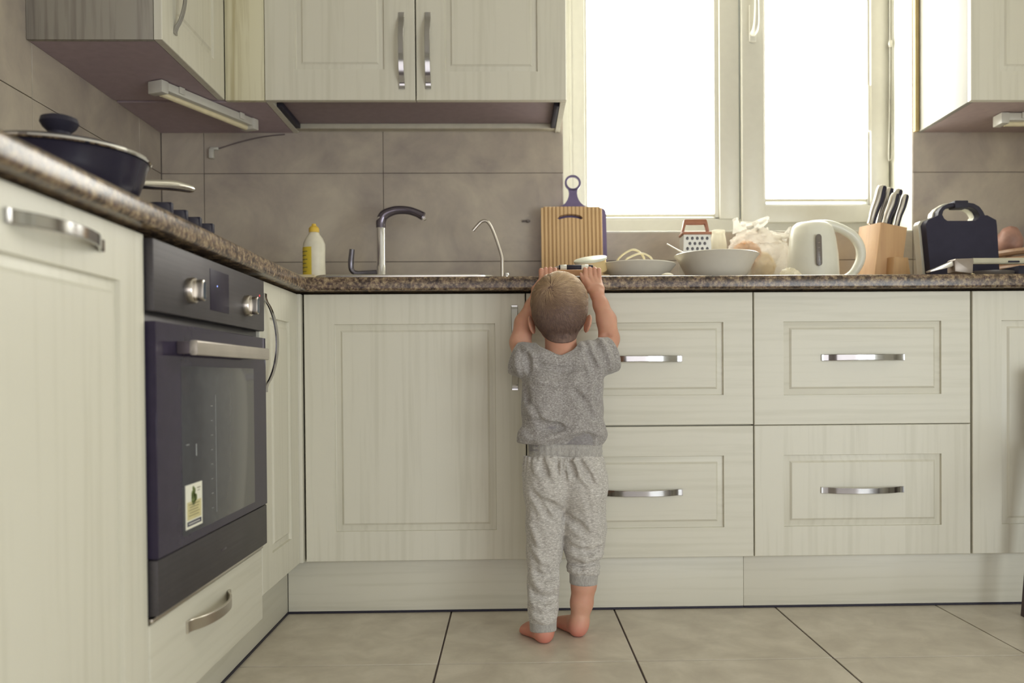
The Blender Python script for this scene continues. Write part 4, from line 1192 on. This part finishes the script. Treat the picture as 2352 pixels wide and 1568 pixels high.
# arms
bd.chain([(0.7643, -0.1850, 0.6780), (0.8098, -0.1500, 0.7114), (0.8229, -0.1250, 0.7456), (0.8187, -0.1050, 0.7950), (0.8061, -0.0880, 0.8359), (0.7982, -0.0780, 0.8619)], [.031, .0285, .0258, .0250, .0195, .0168], .010)
bd.chain([(0.6315, -0.1850, 0.6703), (0.6030, -0.1500, 0.7018), (0.5947, -0.1250, 0.7381), (0.6066, -0.1050, 0.7884), (0.6288, -0.0880, 0.8347), (0.6418, -0.0780, 0.8605)], [.027, .0280, .0262, .0255, .0195, .0168], .010)
bd.fold([(0.7945, -0.1500, 0.7501), (0.8101, -0.1500, 0.7545), (0.8256, -0.1500, 0.7533)], .0035, .006, 'sub')
for side in (0, 1):
    if side == 0:
        wr = (0.7982, -0.0780, 0.8619)
        ks = [(0.7699, -0.0520, 0.9084), (0.7824, -0.0490, 0.9121), (0.7951, -0.0490, 0.9109), (0.8069, -0.0520, 0.9036)]
        cp = [(0.7833, -0.0680, 0.8801), (0.7915, -0.0660, 0.8815), (0.7996, -0.0660, 0.8814), (0.8062, -0.0680, 0.8789)]
        th = [(0.7781, -0.0620, 0.8797), (0.7676, -0.0520, 0.8992), (0.7611, -0.0470, 0.9125), (0.7582, -0.0410, 0.9225)]
    else:
        wr = (0.6418, -0.0780, 0.8605)
        ks = [(0.6891, -0.0520, 0.9088), (0.6771, -0.0490, 0.9138), (0.6644, -0.0490, 0.9150), (0.6522, -0.0520, 0.9078)]
        cp = [(0.6594, -0.0680, 0.8796), (0.6526, -0.0660, 0.8810), (0.6446, -0.0660, 0.8811), (0.6376, -0.0680, 0.8786)]
        th = [(0.6688, -0.0620, 0.8802), (0.6832, -0.0520, 0.8973), (0.6928, -0.0470, 0.9094), (0.6979, -0.0410, 0.9193)]
    for i in range(4):
        bd.cone(wr, cp[i], .0155, .0125, .006); bd.cone(cp[i], ks[i], .0120, .0066, .0030)
        L_ = (.92, 1.0, .96, .82)[i]; k_ = ks[i]
        p1 = (k_[0], k_[1] + .014 * L_, .9345 + (.001, .003, .002, -.001)[i]); p2 = (k_[0], k_[1] + .029 * L_, .9335); p3 = (k_[0], k_[1] + .040 * L_, .9272)
        bd.chain([k_, p1, p2, p3], [.0064, .0061, .0055, .0049], .0008)
    bd.chain(th, [.0078, .0062, .0054, .0046], .003)
# legs and feet
bd.chain([(0.6665, -0.1850, 0.3939), (0.6512, -0.1820, 0.2191), (0.6445, -0.2150, 0.0752), (0.6449, -0.2250, 0.0351)], [.042, .032, .027, .0245], .012)
bd.chain([(0.7405, -0.1850, 0.3931), (0.7515, -0.1700, 0.2099), (0.7496, -0.1730, 0.1282), (0.7434, -0.1780, 0.0801), (0.7373, -0.1820, 0.0375)], [.042, .031, .0312, .0276, .0205], .010)
def foot(heel, ankle, ball_in, ball_out, toes):
    bd.cone(ankle, heel, .0200, .0205, .012)
    bd.cone(heel, ball_in, .0185, .0125, .012); bd.cone(heel, ball_out, .0175, .0110, .012)
    bd.cone(ankle, ((ball_in[0] + ball_out[0]) / 2, (ball_in[1] + ball_out[1]) / 2, .016), .0190, .0125, .018)
    for a, b_, r in toes: bd.cone(a, b_, r * 1.1, r, .003)
def mkfoot(heel, ank, dirv, sg):
    """sg: side of the big toe along the foot's own right hand"""
    d = V(*dirv).normalized(); r = V(d.y, -d.x, 0) * sg
    H_ = V(*heel)
    bi = H_ + d * .088 + r * .016; bi.z = .0130; bo = H_ + d * .080 - r * .017; bo.z = .0115
    toes = []
    for i in range(5):
        f = i / 4; a = bi.lerp(bo, f); a.z = .011
        ln = (.026, .024, .021, .018, .015)[i]; rr = (.0088, .0066, .0062, .0058, .0056)[i]
        toes.append((tuple(a), tuple(a + d * ln + V(0, 0, rr - .011 + .0005)), rr))
    foot(heel, ank, tuple(bi), tuple(bo), toes)
mkfoot((.6465, -.233, .0215), (0.6472, -0.2220, 0.0363), (-.42, .90, 0), 1)
mkfoot((.7330, -.186, .0215), (0.7372, -0.1820, 0.0342), (-.36, .93, 0), -1)
bd.plane((0, 0, .0008), (0, 0, -1), k=.002)
body = link('body', bd.mesh('body', 3), M_SKIN, kid)
for c in ((0.6740, -0.0880, 0.8061), (0.7240, -0.0880, 0.8058)):
    b = B(); lathe(b, [(.0100 * math.sin(PI * k / 10), -.0100 * math.cos(PI * k / 10)) for k in range(11)], c, 16); obj('eye', b, plain('eye_white', (.75, .73, .70), .2), body)
    b = B(); lathe(b, [(0, 0), (.0048, -.0004), (0, .0004)], (c[0], c[1] + .0099, c[2]), 14, Matrix.Rotation(PI / 2, 3, 'X')); obj('iris', b, plain('eye_iris', (.10, .12, .16), .2), body)
b = B(); tube(b, [((0.6856, -0.0770, 0.7635)), ((0.6994, -0.0745, 0.7612)), ((0.7130, -0.0770, 0.7633))], [.0015, .0035, .0015], 8, 4); obj('lips', b, plain('lips_pink', lin(196, 116, 104), .45), body)

# T-shirt: outer form, hollowed at collar, hem and sleeves
sh = SDF((.50, -.32, .46), (.86, -.04, .80), .0022)
sh.chain([(0.6603, -0.1950, 0.5035), (0.6609, -0.1920, 0.5683), (0.6615, -0.1900, 0.6332), (0.6586, -0.1900, 0.6820)], [.0640, .0605, .0600, .048], .022)
sh.chain([(0.7340, -0.1950, 0.5028), (0.7346, -0.1920, 0.5677), (0.7352, -0.1900, 0.6327), (0.7378, -0.1900, 0.6814)], [.0640, .0605, .0600, .048], .022)
sh.cone((0.6660, -0.1920, 0.6743), (0.7289, -0.1920, 0.6739), .0500, .0500, .015)
sh.cone((0.6263, -0.1850, 0.6921), (0.7709, -0.1850, 0.6954), .0405, .0405, .02)
sh.chain([(0.6250, -0.1880, 0.6812), (0.6059, -0.1720, 0.6903), (0.5820, -0.1550, 0.6974)], [.044, .0430, .0430], .012)
sh.chain([(0.7706, -0.1880, 0.6866), (0.7985, -0.1720, 0.6977), (0.8291, -0.1550, 0.7067)], [.046, .0450, .0460], .012)
# flare and folds
sh.chain([(0.6059, -0.2150, 0.5032), (0.6028, -0.2000, 0.4914)], [.022, .020], .02); sh.chain([(0.7841, -0.2150, 0.5198), (0.7931, -0.2000, 0.5069)], [.018, .016], .02)
Y0_ = -.25
for pts, r in (([(0.7438, -0.2500, 0.7278), (0.7573, -0.2500, 0.6856), (0.7654, -0.2500, 0.6434), (0.7631, -0.2500, 0.6065)], .0075), ([(0.7629, -0.2500, 0.7340), (0.7784, -0.2500, 0.6907), (0.7908, -0.2500, 0.6453)], .0075),
               ([(0.7892, -0.2000, 0.7424), (0.8085, -0.2000, 0.7023), (0.8180, -0.2000, 0.6645)], .0065), ([(0.6016, -0.2500, 0.7203), (0.6215, -0.2500, 0.7034), (0.6531, -0.2500, 0.7042)], .006), ([(0.5883, -0.2000, 0.7146), (0.5870, -0.2000, 0.6823), (0.5943, -0.2000, 0.6500)], .006),
               ([(0.6394, -0.2500, 0.5707), (0.6561, -0.2500, 0.5484), (0.7024, -0.2500, 0.5364), (0.7446, -0.2500, 0.5339)], .0075), ([(0.7501, -0.2500, 0.5645), (0.7647, -0.2500, 0.5359), (0.7878, -0.2500, 0.5082)], .007),
               ([(0.6011, -0.2500, 0.5057), (0.6347, -0.2500, 0.4938), (0.6684, -0.2500, 0.5009), (0.7107, -0.2500, 0.5152), (0.7551, -0.2500, 0.5212), (0.7867, -0.2500, 0.5061)], .0065), ([(0.6210, -0.2500, 0.6424), (0.6820, -0.2500, 0.6293), (0.7348, -0.2500, 0.6373)], .006), ([(0.6079, -0.2500, 0.5762), (0.6267, -0.2500, 0.5581), (0.6392, -0.2500, 0.5306)], .006)):
    sh.fold(pts, r, .010)
for pts, r in (([(0.7533, -0.2500, 0.7172), (0.7688, -0.2500, 0.6771), (0.7780, -0.2500, 0.6328)], .006), ([(0.7755, -0.2500, 0.7276), (0.7932, -0.2500, 0.6853)], .005), ([(0.6089, -0.2500, 0.7055), (0.6128, -0.2500, 0.6656)], .005), ([(0.6235, -0.2500, 0.5434), (0.6581, -0.2500, 0.5284), (0.6939, -0.2500, 0.5270)], .0075),
               ([(0.7199, -0.2500, 0.6142), (0.7492, -0.2500, 0.5856), (0.7732, -0.2500, 0.5421)], .0075), ([(0.7854, -0.2500, 0.6274), (0.7767, -0.2500, 0.5853)], .006), ([(0.6031, -0.2500, 0.6341), (0.6101, -0.2500, 0.5867)], .006), ([(0.6318, -0.2500, 0.6781), (0.6928, -0.2500, 0.6650), (0.7403, -0.2500, 0.6731)], .0055)):
    sh.fold(pts, r, .012, 'sub')
gx_, gy_, gz_ = sh.grid()
sh.d += (.0011 * np.sin(62 * gz_ + 5 * np.sin(38 * gx_ + 1.3) + 9 * gy_) * np.sin(41 * gx_ + 14 * gz_)).astype(np.float32)
# hem: higher on the right side at the back, where the body suit shows
sh.plane((0.6391, -0.2400, 0.4835), (-.05, 0, -1), k=.004)
sh.cone((0.6717, -0.2660, 0.4769), (0.7559, -0.2620, 0.4904), .020, .026, .006, 'sub')
# sleeve openings
sh.plane((0.8296, -0.1600, 0.7032), (.90, .25, .33), (.742, -.3, .60), (.87, 0, .80), k=.0015); sh.plane((0.5787, -0.1600, 0.6995), (-.90, .25, .33), (.48, -.3, .60), (.592, 0, .80), k=.0015)
sh.cone((0.8098, -0.1500, 0.7136), (0.8470, -0.1200, 0.7322), .036, .040, .003, 'sub'); sh.cone((0.6031, -0.1500, 0.7084), (0.5690, -0.1200, 0.7284), .036, .040, .003, 'sub')
sh.ell((0.6854, -0.1820, 0.7276), (.0520, .058, .024), .006, 'sub')
sh.cone((0.6916, -0.1720, 0.7552), (0.6916, -0.1860, 0.7209), .052, .0500, .004, 'sub')
link('t_shirt', sh.mesh('t_shirt', 3), M_SHIRT, kid)
us = SDF((.55, -.30, .46), (.80, -.09, .58), .0024)
us.cone((0.6643, -0.1950, 0.4601), (0.6650, -0.1950, 0.5467), .0525, .0525, .03); us.cone((0.7402, -0.1950, 0.4594), (0.7408, -0.1950, 0.5461), .0525, .0525, .03)
us.plane((0.6949, -0.2000, 0.5305), (0, 0, 1)); us.plane((0.6944, -0.2000, 0.4625), (0, 0, -1))
tag(link('body_suit', us.mesh('body_suit', 3), knit('grey_body_suit', lin(128, 122, 122), lin(142, 138, 138), lin(158, 154, 152), 160, (1, 1, 1.4)), kid), 'grey body suit showing under the lifted hem')

# joggers
pa = SDF((.545, -.31, .025), (.83, -.07, .515), .0022)
pa.chain([(0.6686, -0.1950, 0.4471), (0.6616, -0.1980, 0.4063), (0.6567, -0.2050, 0.3695)], [.0560, .0590, .0590], .02); pa.chain([(0.7401, -0.1950, 0.4464), (0.7439, -0.1980, 0.4055), (0.7495, -0.2050, 0.3685)], [.0560, .0590, .0585], .02)
pa.ell((0.6586, -0.2120, 0.3757), (.051, .050, .062), .015); pa.ell((0.7447, -0.2120, 0.3727), (.052, .050, .062), .015)
pa.chain([(0.6578, -0.2000, 0.3417), (0.6512, -0.1930, 0.2865), (0.6509, -0.1880, 0.2203), (0.6478, -0.2000, 0.1469), (0.6446, -0.2150, 0.0806), (0.6441, -0.2220, 0.0514)], [.0510, .0470, .0445, .0402, .0368, .0345], .010)
pa.chain([(0.7509, -0.2000, 0.3407), (0.7527, -0.1870, 0.2789), (0.7509, -0.1780, 0.2280), (0.7511, -0.1740, 0.2031)], [.0535, .0525, .0505, .0480], .008)
pa.plane((0.7522, -0.1720, 0.1818), (.10, -.25, -1), (.690, -.32, 0), (.84, 0, .30), k=.010)
pa.chain([(0.7512, -0.1720, 0.1939), (0.7499, -0.1720, 0.1543)], [.0365, .0350], .002)
# horizontal folds of the bunched right leg, gathers under the waistband, slanted creases
for k, (y_, r_) in enumerate(((1294, .0375), (1303, .0385), (1311, .0365))):
    cc = [((0.7489, -0.1720, 0.1719)[0] + r_ * math.cos(a), -.172 + r_ * math.sin(a), (0.7489, -0.1720, 0.1719)[2] + (1300 - y_) * .00108 + .004 * math.sin(a * (1 + k % 2) + k * 2.1)) for a in np.linspace(0, 2 * PI, 17)]
    pa.chain(cc, [.0050] * 17, .0015)
for k in range(15):
    a = PI + PI * (k + .5) / 15
    xx = .6885 + .086 * math.cos(a); yy = -.196 + .061 * math.sin(a)
    pa.chain([(xx, yy, .452), (xx + .004 * math.cos(a * 3), yy - .002, .432), (xx + .008 * math.cos(a), yy - .003, .405 + .008 * math.sin(k * 2.3))], [.0032, .0036, .001], .006)
for pts, r in (([(0.6575, -0.2500, 0.4461), (0.6678, -0.2500, 0.4176), (0.6740, -0.2500, 0.3964)], .006), ([(0.7229, -0.2500, 0.4434), (0.7406, -0.2500, 0.4115), (0.7542, -0.2500, 0.3850)], .0065), ([(0.7451, -0.2500, 0.4453), (0.7629, -0.2500, 0.4166), (0.7764, -0.2500, 0.3922)], .0055), ([(0.6259, -0.2500, 0.4443), (0.6341, -0.2500, 0.4126)], .005),
               ([(0.6213, -0.2000, 0.2285), (0.6439, -0.2000, 0.2033), (0.6665, -0.2000, 0.1901)], .006), ([(0.6143, -0.2000, 0.1528), (0.6487, -0.2000, 0.1328), (0.6813, -0.2000, 0.1400)], .0055), ([(0.6129, -0.2000, 0.1062), (0.6462, -0.2000, 0.0862), (0.6766, -0.2000, 0.0923)], .0055), ([(0.6148, -0.2000, 0.0715), (0.6460, -0.2000, 0.0580), (0.6742, -0.2000, 0.0663)], .005),
               ([(0.7123, -0.2000, 0.2491), (0.7469, -0.2000, 0.2324), (0.7881, -0.2000, 0.2406)], .006), ([(0.7121, -0.2000, 0.2133), (0.7521, -0.2000, 0.2009), (0.7944, -0.2000, 0.2080)], .0065), ([(0.6121, -0.2000, 0.2936), (0.6302, -0.2000, 0.2609), (0.6387, -0.2000, 0.2337)], .006)):
    pa.fold(pts, r, .010)
for pts, r in (([(0.7345, -0.2500, 0.4454), (0.7512, -0.2500, 0.4114), (0.7606, -0.2500, 0.3944)], .0055), ([(0.7102, -0.2500, 0.4414), (0.7227, -0.2500, 0.4117)], .005), ([(0.6438, -0.2500, 0.4421), (0.6509, -0.2500, 0.4125)], .005),
               ([(0.6441, -0.2500, 0.3492), (0.6694, -0.2500, 0.3341), (0.6967, -0.2500, 0.3148)], .009), ([(0.6190, -0.2500, 0.3727), (0.6356, -0.2500, 0.3387), (0.6628, -0.2500, 0.3046)], .007), ([(0.7008, -0.2500, 0.3063), (0.7260, -0.2500, 0.2870), (0.7555, -0.2500, 0.2634)], .010), ([(0.7230, -0.2000, 0.2273), (0.7576, -0.2000, 0.2182), (0.7902, -0.2000, 0.2254)], .006),
               ([(0.6188, -0.2000, 0.1733), (0.6489, -0.2000, 0.1599), (0.6771, -0.2000, 0.1661)], .006), ([(0.6162, -0.2000, 0.1235), (0.6486, -0.2000, 0.1090), (0.6746, -0.2000, 0.1141)], .0055)):
    pa.fold(pts, r, .010, 'sub')
pa.fold([(0.6881, -0.2500, 0.4522), (0.6878, -0.2500, 0.4121), (0.6864, -0.2500, 0.3593), (0.6904, -0.2500, 0.3223)], .0022, .003, 'add', .0008)
gx_, gy_, gz_ = pa.grid()
pa.d += (.0015 * np.sin(75 * gz_ + 4 * np.sin(50 * gx_) + 30 * gx_) * np.sin(55 * gx_ - 18 * gz_ + 20 * gy_)).astype(np.float32)
pa.plane((0.6907, -0.2600, 0.4594), (.03, 0, 1), k=.003)
pa.plane((0.6441, -0.2200, 0.0487), (0, 0, -1), (.54, -.32, 0), (.688, 0, .08), k=.002); pa.plane((0.7487, -0.1720, 0.1499), (0, 0, -1), (.690, -.32, 0), (.84, 0, .17), k=.002)
jog = link('joggers', pa.mesh('joggers', 3), M_PANTS, kid)
def band(name, pts, rs, cut0, cut1, fold=0):
    q = SDF(np.min([np.array(p) for p in pts], 0) - .09, np.max([np.array(p) for p in pts], 0) + .09, .0022)
    return q
wb_ = SDF((.56, -.30, .44), (.82, -.09, .53), .0022)
wb_.cone((0.6685, -0.1950, 0.4438), (0.6689, -0.1950, 0.4872), .0565, .0550, .035); wb_.cone((0.7401, -0.1950, 0.4486), (0.7404, -0.1950, 0.4941), .0565, .0550, .035)
gx_, gy_, gz_ = wb_.grid()
wb_.d += (.0010 * np.sin(2 * PI * (gz_ - .455) / .0125) + .0006 * np.sin(420 * gx_) ).astype(np.float32)
wb_.plane((0.6915, -0.2500, 0.4859), (.03, 0, 1), k=.003); wb_.plane((0.6913, -0.2500, 0.4553), (-.03, 0, -1), k=.003)
link('waistband', wb_.mesh('waistband', 3), M_RIB, jog)
def cuff(c0, c1, r0, r1):
    c0, c1 = np.array(c0), np.array(c1)
    q = SDF(np.minimum(c0, c1) - .06, np.maximum(c0, c1) + .06, .002)
    q.cone(c0, c1, r0, r1, .004)
    X_, Y2, Z2 = q.grid(); an = np.arctan2(Y2 - c0[1], X_ - c0[0]); q.d += (.0005 * np.sin(44 * an) + 0 * Z2).astype(np.float32)
    n_ = (c0 - c1) / np.linalg.norm(c0 - c1)
    q.plane(c0, n_, k=.003); q.plane(c1, -n_, k=.003)
    return link('cuff', q.mesh('cuff', 3), M_RIB, jog)
cuff((0.6441, -0.2210, 0.0543), (0.6448, -0.2250, 0.0254), .0340, .0325); cuff((0.7499, -0.1720, 0.1543), (0.7485, -0.1730, 0.1271), .0362, .0350)

# hair: close cap on the scalp plus strands combed from the whorl
hc = np.array(HC)
hr = SDF(hc - np.array([.10, .11, .12]), hc + np.array([.10, .11, .10]), .0022)
hr.ell(HC, (.0716, .0785, .0815), .01); hr.ell((0.6925, -0.1800, 0.8048), (.0645, .0545, .0635), .015)
hr.cone((0.6966, -0.1755, 0.7245), (0.6955, -0.1620, 0.7699), .0418, .0408, .010)
hr_full = hr.d.copy()
# hairline: runs from the forehead over the ears to the nape
hr.plane((hc[0], hc[1] + .030, hc[2] + .015), (0, .80, -.60), (hc[0] - .1, hc[1] - .01, hc[2] - .12), hc + .12, k=.004)
hr.plane((0.6925, -0.2100, 0.7318), (0, .42, -1), k=.006)
capm = NT('short_blond_hair_base').set(rough=.55, spec=.3)
fh = capm.noise(capm.coord((1, 1, .35)), 160, 4, .7, .5)
capm.l(capm.ramp(fh, [(.3, lin(98, 77, 71)), (.7, lin(128, 103, 90))]), capm.p.inputs['Base Color'])
capm.bump(fh, .4, .002)
hair = link('hair', hr.mesh('hair', 3), capm.m, kid)
def hair_strands():
    c = hc
    wh = np.array((0.6668, -0.2300, 0.8755)) - c; wl_ = wh / np.linalg.norm(wh)
    g = np.random.default_rng(3)
    N = 34000; n = 7
    u = g.normal(size=(N, 3)); u /= np.linalg.norm(u, axis=1)[:, None]
    def sample(d, p):
        q = (p - hr.lo) / hr.h; q = np.clip(q, 0, hr.n - 1.001); i = q.astype(int); f = q - i; o = 0
        for a in (0, 1):
            for b in (0, 1):
                for e in (0, 1):
                    o = o + d[i[:, 0] + a, i[:, 1] + b, i[:, 2] + e] * (f[:, 0] if a else 1 - f[:, 0]) * (f[:, 1] if b else 1 - f[:, 1]) * (f[:, 2] if e else 1 - f[:, 2])
        return o
    def surf(dirs):
        lo_, hi_ = np.full(len(dirs), .03), np.full(len(dirs), .105)
        for _ in range(18):
            m = (lo_ + hi_) / 2; ins = sample(hr_full, c + dirs * m[:, None]) < 0
            lo_ = np.where(ins, m, lo_); hi_ = np.where(ins, hi_, m)
        return c + dirs * lo_[:, None]
    p0 = surf(u)
    ok = ((p0[:, 1] - c[1] - .026) * .80 - (p0[:, 2] - c[2] - .015) * .60 < 0) & (sample(hr.d, p0) < .0012)
    u = u[ok]; p0 = p0[ok]
    ang = np.arccos(np.clip(u @ wl_, -1, 1))
    hgt = (p0[:, 2] - c[2]) / .08
    Lh = np.clip(.006 + .034 * np.clip((hgt + .15) / .70, 0, 1), .006, .036) * g.uniform(.7, 1.1, len(u))
    keep = g.uniform(size=len(u)) < 2
    u, ang, Lh, p0 = u[keep], ang[keep], Lh[keep], p0[keep]
    t = u - wl_ * (u @ wl_)[:, None]; t /= np.linalg.norm(t, axis=1)[:, None] + 1e-6
    d = t + np.cross(u, t) * (.8 * np.exp(-ang * 1.5))[:, None]
    right = np.where(u[:, 0] > wl_[0], 1.7, .35) * np.clip((u[:, 2] + .4) * 1.5, 0, 1)
    d = d + np.array([.45, .30, .12]) * right[:, None]
    # strands gather into small locks
    lock = np.stack([np.sin(p0[:, 0] * 300 + p0[:, 2] * 160), np.sin(p0[:, 1] * 260 + p0[:, 0] * 190), np.sin(p0[:, 2] * 280 - p0[:, 0] * 210)], 1)
    d = d + lock * (.26 * np.clip((hgt + .3) * 1.4, .12, 1))[:, None]
    lift0 = .0004 + .0042 * Lh / .034 * (.75 + .25 * lock[:, 0])
    pos = u.copy(); P_ = np.zeros((len(u), n, 3))
    for k in range(n):
        f = k / (n - 1)
        s_ = pos / np.linalg.norm(pos, axis=1)[:, None]
        b0 = surf(s_)
        P_[:, k] = b0 + s_ * (.0001 + lift0 * math.sin(min(1, f * 1.3) * PI * .55) * (1 - .35 * f))[:, None]
        dd = d - s_ * (d * s_).sum(1)[:, None]; dd /= np.linalg.norm(dd, axis=1)[:, None] + 1e-6
        dd = dd + g.normal(size=dd.shape) * .07
        pos = s_ + dd * (Lh / (n - 1) / .078)[:, None]
    cu = bpy.data.hair_curves.new('hair_strands'); cu.add_curves([n] * len(u))
    cu.attributes['position'].data.foreach_set('vector', P_.astype(np.float32).ravel())
    ra = cu.attributes.get('radius') or cu.attributes.new('radius', 'FLOAT', 'POINT')
    ra.data.foreach_set('value', (np.array([.00022, .00027, .00026, .00023, .00019, .00013, .00004], np.float32)[None] * np.clip(.55 + .6 * (hgt + .3), .5, 1.0)[:, None]).astype(np.float32).ravel())
    hm = NT('blond_strands').set(rough=.40, spec=.45)
    iv = hm.n('ShaderNodeHairInfo')
    nz = hm.noise(hm.coord((1, 1, .6), world=True), 60, 3, .6)
    ma = hm.n('ShaderNodeMath', operation='MULTIPLY_ADD'); hm.l(iv.outputs['Random'], ma.inputs[0]); ma.inputs[1].default_value = .30
    sp_ = hm.n('ShaderNodeSeparateXYZ'); hm.l(hm.n('ShaderNodeNewGeometry').outputs['Position'], sp_.inputs[0])
    mr = hm.n('ShaderNodeMapRange'); mr.inputs[1].default_value = .775; mr.inputs[2].default_value = .905; mr.inputs[3].default_value = -.10; mr.inputs[4].default_value = .52; hm.l(sp_.outputs[2], mr.inputs[0])  # paler crown holds the window highlight in its colour; clipped nape is truly darker
    m2 = hm.n('ShaderNodeMath', operation='MULTIPLY_ADD'); hm.l(nz, m2.inputs[0]); m2.inputs[1].default_value = .30; hm.l(mr.outputs[0], m2.inputs[2]); hm.l(m2.outputs[0], ma.inputs[2])
    hm.l(hm.ramp(ma.outputs[0], [(.10, lin(94, 74, 70)), (.50, lin(156, 128, 104)), (.95, lin(226, 198, 158))]), hm.p.inputs['Base Color'])
    cu.materials.append(hm.m)
    o = bpy.data.objects.new('hair_strands', cu); COL.objects.link(o)
    o.parent = hair; o.location = -Vector(hair['_w']); o['kind'] = 'stuff'
    return o
hair_strands()

for o in bpy.data.objects:
    if '_w' in o: del o['_w']
